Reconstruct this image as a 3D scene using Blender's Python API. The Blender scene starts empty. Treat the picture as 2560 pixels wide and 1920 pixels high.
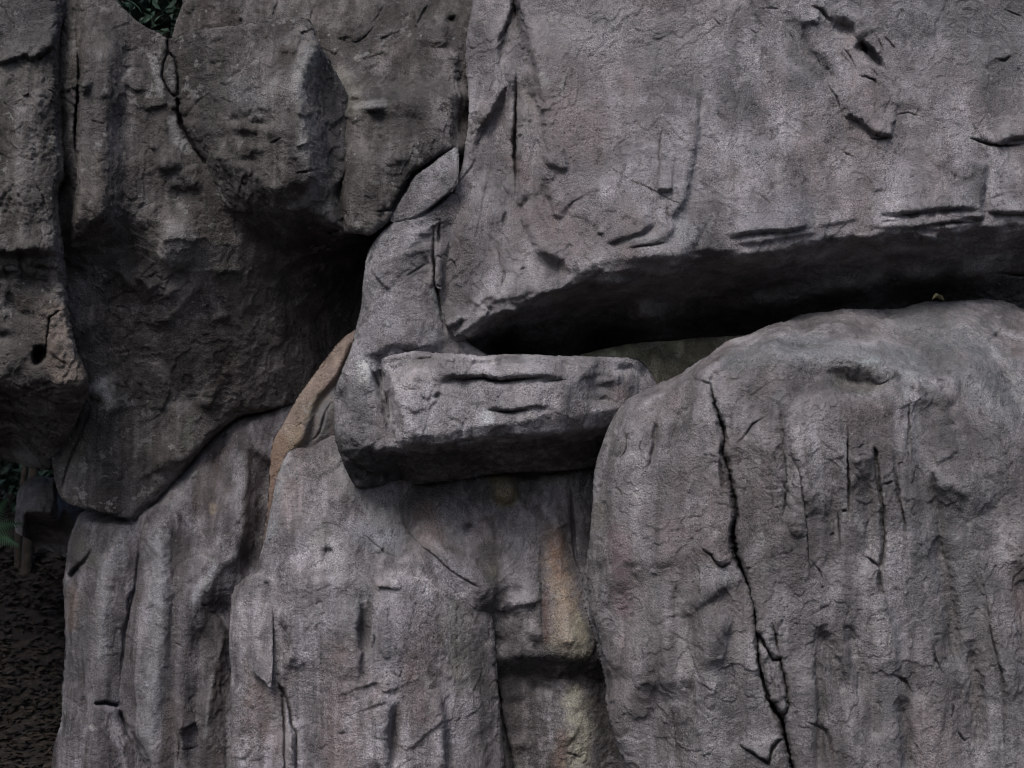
import bpy, math, random
import numpy as np
from mathutils import Vector
from mathutils.geometry import delaunay_2d_cdt

random.seed(7)
S = bpy.context.scene
COL = S.collection

# ------------------------------------------------------------------ camera
LENS, SENSOR = 50.0, 36.0
CAM = np.array([0.0, -8.5, 2.3])
PITCH = math.radians(2.0)
FPX = LENS / SENSOR * 2560.0
cd = bpy.data.cameras.new('camera')
cam = bpy.data.objects.new('camera', cd)
COL.objects.link(cam)
cam.location = CAM
cam.rotation_euler = (math.radians(90) + PITCH, 0, 0)
cd.lens, cd.sensor_width = LENS, SENSOR
cd.clip_start, cd.clip_end = 0.1, 400
cd.dof.use_dof = True
cd.dof.focus_distance = 8.25
cd.dof.aperture_fstop = 2.0
S.camera = cam

# ------------------------------------------------------------------ light
SUN_EL, SUN_AZ = math.radians(50), math.radians(20)      # azimuth: towards the left of the camera
w = bpy.data.worlds.new('World')
S.world = w
w.use_nodes = True
nt = w.node_tree
bg = nt.nodes['Background']
sky = nt.nodes.new('ShaderNodeTexSky')
sky.sky_type = 'NISHITA'
sky.sun_disc = False
sky.sun_elevation = SUN_EL
sky.sun_rotation = math.radians(180) + SUN_AZ
sky.dust_density = 3.0
sky.air_density = 1.0
nt.links.new(sky.outputs[0], bg.inputs[0])
bg.inputs[1].default_value = 0.075
sd = bpy.data.lights.new('sun', 'SUN')
sd.energy = 1.3
sd.angle = math.radians(24)
sd.color = (1.0, 0.98, 0.965)
sun = bpy.data.objects.new('sun', sd)
COL.objects.link(sun)
sdir = Vector((-math.sin(SUN_AZ) * math.cos(SUN_EL), -math.cos(SUN_AZ) * math.cos(SUN_EL), math.sin(SUN_EL)))
sun.rotation_euler = sdir.to_track_quat('Z', 'Y').to_euler()
sun.location = sdir * 20
S.cycles.use_denoising = True
S.cycles.denoising_prefilter = 'ACCURATE'
S.cycles.filter_width = 1.1
S.view_settings.view_transform = 'Standard'
S.view_settings.look = 'None'
S.view_settings.exposure = 0.80
S.view_settings.gamma = 1.0
S.view_settings.use_curve_mapping = False

# ------------------------------------------------------------------ projection
CP, SP = math.cos(PITCH), math.sin(PITCH)
def at(px, py, Y):
    """the world point at depth Y that the photograph shows at (px, py)"""
    px = np.asarray(px, float); py = np.asarray(py, float); Y = np.asarray(Y, float)
    a = (px - 1280.0) / FPX
    b = (960.0 - py) / FPX
    dx, dy, dz = a, CP - b * SP, SP + b * CP
    t = (Y - CAM[1]) / dy
    return np.stack([CAM[0] + t * dx, Y + 0 * t, CAM[2] + t * dz], -1)

# ------------------------------------------------------------------ noise
_rng = np.random.default_rng(3)
_perm = np.concatenate([_rng.permutation(256)] * 3).astype(np.int32)
_g3 = _rng.normal(size=(256, 3)); _g3 /= np.linalg.norm(_g3, axis=1)[:, None]
_g3 = _g3.astype(np.float32)
def perlin(p):
    p = p.astype(np.float32)
    i = np.floor(p).astype(np.int32); f = p - i
    i &= 255
    u = f * f * f * (f * (f * 6 - 15) + 10)
    def g(a, b, c):
        h = _perm[_perm[_perm[(i[:, 0] + a) & 255] + ((i[:, 1] + b) & 255)] + ((i[:, 2] + c) & 255)]
        gr = _g3[h]
        return gr[:, 0] * (f[:, 0] - a) + gr[:, 1] * (f[:, 1] - b) + gr[:, 2] * (f[:, 2] - c)
    def lp(a, b, t): return a + t * (b - a)
    x0 = lp(lp(g(0, 0, 0), g(1, 0, 0), u[:, 0]), lp(g(0, 1, 0), g(1, 1, 0), u[:, 0]), u[:, 1])
    x1 = lp(lp(g(0, 0, 1), g(1, 0, 1), u[:, 0]), lp(g(0, 1, 1), g(1, 1, 1), u[:, 0]), u[:, 1])
    return lp(x0, x1, u[:, 2]) * 1.6
def fbm(p, sc, oc=4, gain=0.5, ridged=False):
    sc = np.asarray(sc, np.float32)
    out = np.zeros(len(p), np.float32); a = 1.0; tot = 0
    for k in range(oc):
        n = perlin(p * sc * (2.03 ** k) + 17.3 * k)
        if ridged: n = 1 - 2 * np.abs(n)
        out += a * n; tot += a; a *= gain
    return out / tot
def sstep(a, b, x):
    t = np.clip((x - a) / (b - a), 0, 1)
    return t * t * (3 - 2 * t)

# ------------------------------------------------------------------ 2D tools
def densify(poly, step, closed=True):
    P = [np.array(p[:2], float) for p in poly]
    out = []
    n = len(P)
    for k in range(n if closed else n - 1):
        a, b = P[k], P[(k + 1) % n]
        m = max(1, int(np.linalg.norm(b - a) / step))
        for j in range(m): out.append(a + (b - a) * j / m)
    if not closed: out.append(P[-1])
    return np.array(out)
def smooth_poly(P, it=1):
    """corner cutting that keeps most of the corner"""
    for _ in range(it):
        Q = np.roll(P, -1, 0)
        P = np.stack([0.82 * P + 0.18 * Q, 0.18 * P + 0.82 * Q], 1).reshape(-1, 2)
    return P
def inside(poly, x, y):
    c = np.zeros(x.shape, bool)
    n = len(poly)
    for k in range(n):
        x0, y0 = poly[k]; x1, y1 = poly[(k + 1) % n]
        if y0 == y1: continue
        m = (y0 > y) != (y1 > y)
        c ^= m & (x < (x1 - x0) * (y - y0) / (y1 - y0) + x0)
    return c
def seg_near(pts, x, y, closed=False):
    """distance, arc parameter 0..1 and offset vector to the polyline"""
    P = np.array([p[:2] for p in pts], np.float32)
    if closed: P = np.vstack([P, P[:1]])
    L = np.concatenate([[0], np.cumsum(np.linalg.norm(np.diff(P, axis=0), axis=1))]); tot = max(L[-1], 1e-6)
    best = np.full(x.shape, 1e12, np.float32); bt = np.zeros_like(best); ox = np.zeros_like(best); oy = np.zeros_like(best)
    for k in range(len(P) - 1):
        a, d = P[k], P[k + 1] - P[k]
        l2 = float(d @ d) or 1e-6
        t = np.clip(((x - a[0]) * d[0] + (y - a[1]) * d[1]) / l2, 0, 1)
        qx = x - (a[0] + t * d[0]); qy = y - (a[1] + t * d[1])
        dd = qx * qx + qy * qy
        m = dd < best
        best = np.where(m, dd, best)
        bt = np.where(m, (L[k] + t * (L[k + 1] - L[k])) / tot, bt)
        ox = np.where(m, qx, ox); oy = np.where(m, qy, oy)
    return np.sqrt(best), bt, ox, oy
def blur(a, r, it=2):
    r = int(round(r))
    if r < 1: return a
    for _ in range(it):
        for ax in (0, 1):
            p = np.pad(a, [(r + 1, r) if k == ax else (0, 0) for k in (0, 1)], mode='edge')
            c = np.cumsum(p, ax, dtype=np.float64)
            n = a.shape[ax]
            hi = np.take(c, np.arange(2 * r + 1, 2 * r + 1 + n), ax); lo = np.take(c, np.arange(0, n), ax)
            a = ((hi - lo) / (2 * r + 1)).astype(np.float32)
    return a

# ------------------------------------------------------------------ object helpers
def tag(o, label=None, cat=None, group=None, kind=None):
    if label: o['label'] = label
    if cat: o['category'] = cat
    if group: o['group'] = group
    if kind: o['kind'] = kind
    return o
def mesh_np(name, V, quads=None, tris=None, smooth=True):
    me = bpy.data.meshes.new(name)
    me.vertices.add(len(V)); me.vertices.foreach_set('co', np.asarray(V, np.float32).ravel())
    idx, st, tot = [], [], []
    n0 = 0
    for F, k in ((quads, 4), (tris, 3)):
        if F is None or len(F) == 0: continue
        F = np.asarray(F, np.int32)
        idx.append(F.ravel()); st.append(n0 + np.arange(len(F)) * k); n0 += F.size
    idx = np.concatenate(idx); st = np.concatenate(st)
    me.loops.add(len(idx)); me.loops.foreach_set('vertex_index', idx)
    me.polygons.add(len(st)); me.polygons.foreach_set('loop_start', st.astype(np.int32))
    me.polygons.foreach_set('use_smooth', np.full(len(st), smooth))
    me.update(calc_edges=True); me.validate()
    return me
def link(name, me, mat, loc=None, parent=None):
    o = bpy.data.objects.new(name, me)
    COL.objects.link(o)
    if mat: me.materials.append(mat)
    if loc is not None: o.location = loc
    if parent: o.parent = parent
    return o

# ------------------------------------------------------------------ materials
class NT:
    def __init__(s, name):
        s.m = bpy.data.materials.new(name); s.m.use_nodes = True
        s.t = s.m.node_tree; s.b = s.t.nodes['Principled BSDF']
    def n(s, typ, **kw):
        x = s.t.nodes.new(typ)
        for k, v in kw.items(): setattr(x, k, v)
        return x
    def l(s, a, b): s.t.links.new(a, b)
    def noise(s, vec, sc, det=4, rough=0.55, dist=0.0):
        x = s.n('ShaderNodeTexNoise'); x.inputs['Scale'].default_value = sc; x.inputs['Detail'].default_value = det
        x.inputs['Roughness'].default_value = rough; x.inputs['Distortion'].default_value = dist
        s.l(vec, x.inputs['Vector']); return x.outputs['Fac']
    def rng(s, v, a, b, c=0.0, d=1.0, smooth=True):
        x = s.n('ShaderNodeMapRange', interpolation_type='SMOOTHSTEP' if smooth else 'LINEAR')
        for k, q in zip(('From Min', 'From Max', 'To Min', 'To Max'), (a, b, c, d)): x.inputs[k].default_value = q
        s.l(v, x.inputs['Value']); return x.outputs['Result']
    def math(s, op, a, b):
        x = s.n('ShaderNodeMath', operation=op)
        for k, v in enumerate((a, b)):
            if isinstance(v, (int, float)): x.inputs[k].default_value = v
            else: s.l(v, x.inputs[k])
        return x.outputs[0]
    def mix(s, f, a, b, mode='MIX'):
        x = s.n('ShaderNodeMix', data_type='RGBA', blend_type=mode)
        for k, v in zip(('Factor', 'A', 'B'), (f, a, b)):
            sock = [i for i in x.inputs if i.name == k and i.type == ('VALUE' if k == 'Factor' else 'RGBA')][0]
            if isinstance(v, (int, float)): sock.default_value = v
            elif isinstance(v, tuple): sock.default_value = (*v, 1)
            else: s.l(v, sock)
        return [o for o in x.outputs if o.type == 'RGBA'][0]
    def scale(s, vec, v):
        x = s.n('ShaderNodeVectorMath', operation='MULTIPLY'); s.l(vec, x.inputs[0]); x.inputs[1].default_value = v
        return x.outputs[0]

def rock_mat(name, ca, cb, cc, streak=0.35, crust=0.5, grain=1.0, bump=1.0):
    M = NT(name)
    pos = M.n('ShaderNodeNewGeometry').outputs['Position']
    big = M.noise(pos, 1.5, 5, 0.6)
    med = M.noise(pos, 5.0, 6, 0.62, 0.3)
    c = M.mix(M.rng(big, 0.38, 0.62), ca, cb)
    c = M.mix(1.0, c, M.mix(M.rng(M.noise(pos, 2.6, 5, 0.62, 0.5), 0.36, 0.64), (0.70,) * 3, (1.26,) * 3), 'MULTIPLY')
    c = M.mix(M.rng(M.noise(M.scale(pos, (1.6, 1.6, 0.8)), 1.7, 5, 0.65), 0.48, 0.68, 0, 0.8), c, cc)
    st = M.noise(M.scale(pos, (7, 7, 0.9)), 1.0, 5, 0.6, 0.4)
    c = M.mix(1.0, c, M.mix(M.rng(st, 0.38, 0.64), (1 - streak, 1 - streak * 1.04, 1 - streak * 1.04), (1 + streak * .75, 1 + streak * .75, 1 + streak * .8)), 'MULTIPLY')
    st2 = M.noise(M.scale(pos, (21, 21, 1.3)), 1.0, 5, 0.65, 0.5)
    c = M.mix(1.0, c, M.mix(M.rng(st2, 0.4, 0.62), (1 - streak * .45,) * 3, (1 + streak * .4,) * 3), 'MULTIPLY')
    c = M.mix(1.0, c, M.mix(M.rng(med, 0.3, 0.7), (0.74,) * 3, (1.24, 1.23, 1.24)), 'MULTIPLY')
    # stains and painted underside shade with a shape of their own, held by the mesh
    at_ = M.n('ShaderNodeAttribute', attribute_name='stain')
    brk = M.rng(M.noise(pos, 14, 6, 0.7), 0.3, 0.62, 0.45, 1.0)
    c = M.mix(M.math('MULTIPLY', at_.outputs['Alpha'], brk), c, at_.outputs['Color'])
    # thin black crust in patches
    cr = M.math('MULTIPLY', M.rng(M.noise(pos, 3.2, 3, 0.5), 0.5, 0.68), M.rng(M.noise(pos, 26, 7, 0.72), 0.5, 0.62))
    c = M.mix(M.math('MULTIPLY', cr, crust), c, (0.045, 0.043, 0.042))
    # mineral grain
    g1 = M.noise(pos, 120, 3, 0.75)
    g2 = M.noise(pos, 230, 2, 0.7)
    gr = M.math('ADD', M.math('MULTIPLY', g1, 0.55), M.math('MULTIPLY', g2, 0.45))
    lo, hi = 1 - 0.66 * grain, 1 + 0.80 * grain
    gz_ = M.mix(M.rng(gr, 0.39, 0.63, 0, 1, False), (lo,) * 3, (hi, hi, hi * 1.01))
    ga = M.rng(M.noise(pos, 3.1, 4, 0.6, 0.4), 0.36, 0.62, 0.28, 0.9)
    c = M.mix(1.0, c, M.mix(ga, (1.0, 1.0, 1.0), gz_), 'MULTIPLY')
    # crisp lichen scabs and small pits
    ln_ = M.math('MULTIPLY', M.rng(M.noise(pos, 11, 9, 0.68, 0.3), 0.575, 0.605), M.rng(M.noise(pos, 1.9, 3, 0.6), 0.46, 0.6))
    c = M.mix(M.math('MULTIPLY', ln_, 0.42), c, (0.40, 0.395, 0.385))
    dk_ = M.math('MULTIPLY', M.rng(M.noise(M.scale(pos, (1.0, 1.0, 0.8)), 15, 9, 0.7, 0.3), 0.585, 0.61), M.rng(M.noise(pos, 1.5, 3, 0.6), 0.44, 0.58))
    c = M.mix(M.math('MULTIPLY', dk_, 0.5), c, (0.06, 0.057, 0.055))
    pv = M.n('ShaderNodeTexVoronoi'); pv.inputs['Scale'].default_value = 52; M.l(pos, pv.inputs['Vector'])
    pit = M.math('MULTIPLY', M.rng(pv.outputs['Distance'], 0.16, 0.30, 1, 0), M.rng(M.noise(pos, 8, 4, 0.6), 0.48, 0.6))
    c = M.mix(M.math('MULTIPLY', pit, 0.55), c, (0.05, 0.048, 0.047))
    # small pale lichen dots
    vo = M.n('ShaderNodeTexVoronoi'); vo.inputs['Scale'].default_value = 16; M.l(pos, vo.inputs['Vector'])
    dots = M.math('MULTIPLY', M.rng(vo.outputs['Distance'], 0.10, 0.18, 1, 0), M.rng(M.noise(pos, 2.4, 2), 0.55, 0.65))
    c = M.mix(M.math('MULTIPLY', dots, 0.45), c, (0.42, 0.42, 0.41))
    M.l(c, M.b.inputs['Base Color'])
    M.b.inputs['Roughness'].default_value = 0.92
    M.b.inputs['Specular IOR Level'].default_value = 0.25
    # fine relief
    b1 = M.noise(pos, 22, 8, 0.68)
    b2 = M.noise(pos, 85, 4, 0.7)
    vc = M.n('ShaderNodeTexVoronoi', feature='DISTANCE_TO_EDGE'); vc.inputs['Scale'].default_value = 5.5
    wv = M.n('ShaderNodeVectorMath', operation='MULTIPLY_ADD')
    nz = M.n('ShaderNodeTexNoise'); nz.inputs['Scale'].default_value = 4; nz.inputs['Detail'].default_value = 6; M.l(pos, nz.inputs['Vector'])
    M.l(nz.outputs['Color'], wv.inputs[0]); wv.inputs[1].default_value = (0.5, 0.5, 0.5); M.l(pos, wv.inputs[2])
    M.l(wv.outputs[0], vc.inputs['Vector'])
    ck = M.math('MULTIPLY', M.rng(vc.outputs['Distance'], 0.0, 0.02, 1, 0), M.rng(M.noise(pos, 2.9, 3), 0.5, 0.6))
    h = M.math('ADD', M.math('MULTIPLY', b1, 0.030), M.math('MULTIPLY', b2, 0.026))
    h = M.math('SUBTRACT', h, M.math('MULTIPLY', ck, 0.006))
    h = M.math('SUBTRACT', h, M.math('MULTIPLY', pit, 0.008))
    bp = M.n('ShaderNodeBump'); bp.inputs['Strength'].default_value = 0.9 * bump; bp.inputs['Distance'].default_value = 1.0
    M.l(h, bp.inputs['Height']); M.l(bp.outputs[0], M.b.inputs['Normal'])
    return M.m

def simple_mat(name, ca, cb, sc=8, rough=0.7, bump=0.0, spec=0.3, trans=0.0):
    M = NT(name)
    pos = M.n('ShaderNodeNewGeometry').outputs['Position']
    f = M.noise(pos, sc, 5, 0.6)
    M.l(M.mix(M.rng(f, 0.3, 0.7), ca, cb), M.b.inputs['Base Color'])
    M.b.inputs['Roughness'].default_value = rough
    M.b.inputs['Specular IOR Level'].default_value = spec
    if bump:
        bp = M.n('ShaderNodeBump'); bp.inputs['Strength'].default_value = bump; bp.inputs['Distance'].default_value = 0.02
        M.l(M.noise(pos, sc * 4, 6, 0.65), bp.inputs['Height']); M.l(bp.outputs[0], M.b.inputs['Normal'])
    return M.m

GREY = rock_mat('grey_rock', (0.237, 0.225, 0.231), (0.283, 0.275, 0.286), (0.248, 0.224, 0.223), streak=0.22)
PALEROCK = rock_mat('pale_speckled_rock', (0.328, 0.311, 0.318), (0.394, 0.380, 0.395), (0.328, 0.294, 0.294), streak=0.2, crust=0.35, grain=1.12)
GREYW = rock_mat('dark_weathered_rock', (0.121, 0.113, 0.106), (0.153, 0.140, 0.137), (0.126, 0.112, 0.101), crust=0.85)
PINK = rock_mat('pinkish_grey_rock', (0.243, 0.226, 0.231), (0.288, 0.277, 0.288), (0.256, 0.224, 0.225), streak=0.16, crust=0.35)
FRONT = rock_mat('brownish_grey_rock', (0.224, 0.209, 0.212), (0.264, 0.253, 0.257), (0.235, 0.204, 0.201), streak=0.24, crust=0.4, grain=.85)
FLUTE = rock_mat('streaked_rock', (0.165, 0.155, 0.161), (0.224, 0.213, 0.226), (0.178, 0.153, 0.149), streak=0.4)
BULGE = rock_mat('pale_streaked_rock', (0.252, 0.235, 0.240), (0.321, 0.307, 0.322), (0.262, 0.226, 0.221), streak=0.34, grain=1.1)
TAN = rock_mat('tan_rock', (0.37, 0.295, 0.245), (0.40, 0.34, 0.285), (0.385, 0.29, 0.27), streak=0.12, crust=0.15, grain=.6)
OLIVE = rock_mat('olive_rock', (0.30, 0.29, 0.20), (0.35, 0.33, 0.24), (0.31, 0.28, 0.21), crust=0.3)

# ------------------------------------------------------------------ rock builder
STEP = 2.6
def nearer(rows, f):
    return [(x, y, Y - f(x, y)) for x, y, Y in rows]
def polylen(pts):
    a = np.array([p[:2] for p in pts], float)
    return float(np.linalg.norm(np.diff(a, axis=0), axis=1).sum())
def jag(line, step=20, amp=5, dz=.02, seed=1):
    """breaks a traced edge into short chipped runs"""
    g = np.random.default_rng(seed); out = []
    for a, b in zip(line[:-1], line[1:]):
        a, b = np.array(a, float), np.array(b, float); n = max(1, int(np.hypot(*(b - a)[:2]) / step))
        for k in range(n):
            t = (k + (g.uniform(-.3, .3) if k else 0)) / n
            p = a + (b - a) * t
            out.append((p[0], p[1] + g.normal() * amp * (.5 if k == 0 else 1), p[2] + g.normal() * dz))
    out.append(tuple(line[-1]))
    return out
class Rock:
    """a boulder: an outlined front of facets, creases, cracks and ledges with real thickness behind it"""
    def __init__(s, outline, pts, lines=(), jitter=3.0, facet=0.85, soft=8, rnd=(30, 0.12), back=1.2, step=None, seed=0, warp=5.0, low=0.03):
        s.step = step or STEP
        s.back = back; s.seed = seed
        o = smooth_poly(np.array(outline, float), 1)
        o = densify(o, 5.0)
        q = np.stack([o[:, 0] / 34, o[:, 1] / 34, np.full(len(o), seed * 3.7)], 1)
        o = o + jitter * np.stack([fbm(q, 1, 4, 0.6), fbm(q + 50, 1, 4, 0.6)], 1)
        s.out = o
        x0, y0 = o.min(0) - 3 * s.step; x1, y1 = o.max(0) + 3 * s.step
        s.gx, s.gy = np.meshgrid(np.arange(x0, x1, s.step, dtype=np.float32), np.arange(y0, y1, s.step, dtype=np.float32))
        s.ins = inside(o, s.gx, s.gy)
        # warped lookup coordinates, so that no traced line is straight
        f = np.stack([s.gx.ravel() / 60, s.gy.ravel() / 60, np.full(s.gx.size, seed * 1.3 + 4)], 1)
        s.wx = s.gx + warp * (fbm(f, 1, 4, 0.55)).reshape(s.gx.shape)
        s.wy = s.gy + warp * (fbm(f + 31.7, 1, 4, 0.55)).reshape(s.gx.shape)
        s.base(pts, lines, facet, soft)
        if rnd:
            d = s.edge_dist()
            t = np.clip(1 - d / rnd[0], 0, 1)
            s.Y += rnd[1] * (1 - np.sqrt(np.maximum(1 - t * t, 0)))
        s.Y -= low * fbm((at(s.gx, s.gy, s.Y).reshape(-1, 3) + seed * 7.31).astype(np.float32), 1.5, 3).reshape(s.gx.shape)
        f2 = np.stack([s.gx.ravel() / 13, s.gy.ravel() / 13, np.full(s.gx.size, seed * 2.3 + 8)], 1)
        s.wx = s.wx + 1.5 * fbm(f2, 1, 2, 0.6).reshape(s.gx.shape)
        s.wy = s.wy + 1.5 * fbm(f2 + 9.1, 1, 2, 0.6).reshape(s.gx.shape)
        s.wn = fbm(f2 * 0.6 + 3.3, 1, 3, 0.6).reshape(s.gx.shape)
        s.stain = np.zeros(s.gx.shape + (4,), np.float32)
    def depth(s, x, y):
        return float(s.Y[int(round((y - s.gy[0, 0]) / s.step)), int(round((x - s.gx[0, 0]) / s.step))])
    def nicks(s, n, ang=90, spread=35, ln=(25, 90), h=(.010, .028), box=None):
        """small natural scarps and hairline cracks scattered over the face"""
        g = np.random.default_rng(s.seed * 31 + n)
        jj, ii = np.nonzero(s.ins)
        for k in range(n):
            q = g.integers(len(jj)); x, y = float(s.gx[jj[q], ii[q]]), float(s.gy[jj[q], ii[q]])
            if box and not (box[0] < x < box[2] and box[1] < y < box[3]): continue
            a = math.radians(ang + g.normal() * spread); L = g.uniform(*ln); m = 4
            pts = [(x, y)]
            for _ in range(m):
                a += g.normal() * 0.25
                x += math.cos(a) * L / m; y += math.sin(a) * L / m; pts.append((x, y))
            hh = g.uniform(*h)
            if g.random() < .88: s.step_(pts, hh, g.uniform(15, 50), (-.35, -1) if g.random() < .75 else (1, .2), e=g.uniform(1.6, 3.5), under=hh * .25)
            else: s.groove(pts, g.uniform(1.6, 3.0), hh * 1.2)
        return s
    def edge_dist(s):
        # chamfer-like distance through coarse outline
        P = s.out[::2]
        best = np.full(s.gx.shape, 1e9, np.float32)
        d, *_ = seg_near(P[::2], s.gx, s.gy, True)
        return d
    def base(s, pts, lines, facet, soft):
        C = [tuple(p) for p in pts]; E = []
        for ln in lines:
            i0 = len(C); C += [tuple(p) for p in ln]
            E += [(i0 + k, i0 + k + 1) for k in range(len(ln) - 1)]
        C = np.array(C, float)
        # radial interpolation gives the depth of the outline corners
        n = len(C)
        D = np.linalg.norm(C[:, None, :2] - C[None, :, :2], axis=2) / 500
        A = np.zeros((n + 3, n + 3)); A[:n, :n] = -D - np.eye(n) * 0.004
        Pm = np.concatenate([np.ones((n, 1)), C[:, :2] / 500], 1); A[:n, n:] = Pm; A[n:, :n] = Pm.T
        wgt = np.linalg.lstsq(A, np.concatenate([C[:, 2], [0, 0, 0]]), rcond=None)[0]
        def rbf(x, y):
            r = wgt[n] + wgt[n + 1] * x / 500 + wgt[n + 2] * y / 500
            for k in range(n): r = r - wgt[k] * np.hypot(x - C[k, 0], y - C[k, 1]) / 500
            return r
        s.rbf = rbf
        R = rbf(s.wx, s.wy).astype(np.float32)
        x0, y0 = s.gx[0, 0] - 30, s.gy[0, 0] - 30; x1, y1 = s.gx[-1, -1] + 30, s.gy[-1, -1] + 30
        oc = [(x0, y0), (x1, y0), (x1, y1), (x0, y1)] + [tuple(p) for p in s.out[::14]]
        V = [Vector((p[0], p[1])) for p in C] + [Vector(p) for p in oc]
        vs, es, fs, ov, *_ = delaunay_2d_cdt(V, E, [], 0, 1e-4)
        z = []
        for v, o in zip(vs, ov):
            k = [q for q in o if q < n]
            z.append(C[k[0], 2] if k else float(rbf(v[0], v[1])))
        PL = R.copy()
        for f in fs:
            (ax, ay), (bx, by), (cx, cy) = (vs[i] for i in f)
            det = (by - cy) * (ax - cx) + (cx - bx) * (ay - cy)
            if abs(det) < 1e-6: continue
            m0, m1 = min(ax, bx, cx) - 12, max(ax, bx, cx) + 12
            n0, n1 = min(ay, by, cy) - 12, max(ay, by, cy) + 12
            i0 = max(0, int((m0 - s.gx[0, 0]) / s.step)); i1 = int((m1 - s.gx[0, 0]) / s.step) + 2
            j0 = max(0, int((n0 - s.gy[0, 0]) / s.step)); j1 = int((n1 - s.gy[0, 0]) / s.step) + 2
            if i1 <= 0 or j1 <= 0: continue
            X = s.wx[j0:j1, i0:i1]; Yy = s.wy[j0:j1, i0:i1]
            if X.size == 0: continue
            l1 = ((by - cy) * (X - cx) + (cx - bx) * (Yy - cy)) / det
            l2 = ((cy - ay) * (X - cx) + (ax - cx) * (Yy - cy)) / det
            l3 = 1 - l1 - l2
            m = (l1 >= -1e-5) & (l2 >= -1e-5) & (l3 >= -1e-5)
            val = l1 * z[f[0]] + l2 * z[f[1]] + l3 * z[f[2]]
            PL[j0:j1, i0:i1][m] = val[m]
        s.Y = blur(facet * PL + (1 - facet) * blur(R, 16 / s.step), soft / s.step)
    def win(s, pts, pad):
        a = np.array([p[:2] for p in pts], float)
        i0 = max(0, int((a[:, 0].min() - pad - s.gx[0, 0]) / s.step)); i1 = int((a[:, 0].max() + pad - s.gx[0, 0]) / s.step) + 2
        j0 = max(0, int((a[:, 1].min() - pad - s.gy[0, 0]) / s.step)); j1 = int((a[:, 1].max() + pad - s.gy[0, 0]) / s.step) + 2
        return (slice(j0, max(j1, 0)), slice(i0, max(i1, 0)))
    def groove(s, pts, w=4, d=0.05, p=4, taper=True):
        if taper:
            k = min(1.0, 0.42 + polylen(pts) / 220); d, w = d * k, w * (0.4 + 0.6 * k)
        sl = s.win(pts, w * 4 + 12)
        if s.wx[sl].size == 0: return s
        r, t, _, _ = seg_near(pts, s.wx[sl], s.wy[sl])
        r, t, ox, oy = seg_near(pts, s.wx[sl], s.wy[sl])
        tp = np.clip(np.sin(np.pi * np.clip(t, 0.0, 1)), 0, 1) ** 0.75 if taper else np.clip(np.sin(np.pi * t) * 6, 0.1, 1)
        ww = np.maximum(0.78 * w * (0.16 + 0.84 * tp) * (1 + 0.4 * s.wn[sl]), 0.7)
        s.Y[sl] += d * (0.25 + 0.75 * tp) * tp * 1.15 / (1 + (r / ww) ** p)
        lip = np.where(ox * -0.45 - oy > 0, 1.0, 0.0)
        s.Y[sl] -= lip * 0.16 * min(d, 0.06) * tp * np.exp(-r / (w * 5))
        return s
    def step_(s, pts, h=0.03, fall=60, up=(0, -1), e=2.5, taper=True, under=0.0):
        """a small scarp: the side towards `up` stands proud by h and runs out over `fall`"""
        sl = s.win(pts, fall * 3 + 12)
        if s.wx[sl].size == 0: return s
        r, t, ox, oy = seg_near(pts, s.wx[sl], s.wy[sl])
        sg = np.where(ox * up[0] + oy * up[1] > 0, 1.0, -1.0)
        q = r * sg
        tp = np.clip(np.sin(np.pi * t) * (1.8 if taper else 5.0), 0, 1)
        h, under = h * 1.6, under * 1.3
        s.Y[sl] -= h * tp / (1 + np.exp(-np.clip(q / e, -30, 30))) * np.exp(-np.maximum(q, 0) / fall)
        if under: s.Y[sl] += under * tp * np.exp(-(r / (e * 2.5)) ** 2)
        return s
    def ridge(s, pts, w=20, h=0.04, taper=True):
        sl = s.win(pts, w * 3 + 10)
        if s.wx[sl].size == 0: return s
        r, t, _, _ = seg_near(pts, s.wx[sl], s.wy[sl])
        tp = np.clip(np.sin(np.pi * t) * 1.8, 0, 1) if taper else 1.0
        s.Y[sl] -= h * tp * np.exp(-(r / w) ** 2)
        return s
    def blob(s, x, y, rx, ry, h, ang=0, p=2):
        R = max(rx, ry) * 2.4
        sl = s.win([(x, y)], R)
        if s.wx[sl].size == 0: return s
        a = math.radians(ang); X = s.wx[sl] - x; Z = s.wy[sl] - y
        u = (X * math.cos(a) + Z * math.sin(a)) / rx; v = (-X * math.sin(a) + Z * math.cos(a)) / ry
        s.Y[sl] -= 1.4 * h * np.exp(-(u * u + v * v) ** (p / 2))
        return s
    def paint(s, pts, w, col, a=0.8, soft=0.5, brk=0.5, closed=False):
        """stains or painted shade along a line (w: half width in px)"""
        sl = s.win(pts, w * 2.2 + 10)
        if s.wx[sl].size == 0: return s
        x, y = s.wx[sl], s.wy[sl]
        r, *_ = seg_near(pts, x, y, closed)
        if closed: r = np.where(inside(np.array([p[:2] for p in pts], float), x, y), 0, r)
        f = np.stack([x.ravel() / 22, y.ravel() / 30, np.full(x.size, s.seed + 9.0)], 1)
        n = fbm(f, 1, 5, 0.6).reshape(x.shape)
        m = a * sstep(1 + soft, 1 - soft, r / w + brk * n * 1.6)
        st = s.stain[sl]
        na = m + st[..., 3] * (1 - m)
        k = (m / np.maximum(na, 1e-5))[..., None]
        st[..., :3] = st[..., :3] * (1 - k) + np.array(col, np.float32) * k
        st[..., 3] = na
        return s
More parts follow.
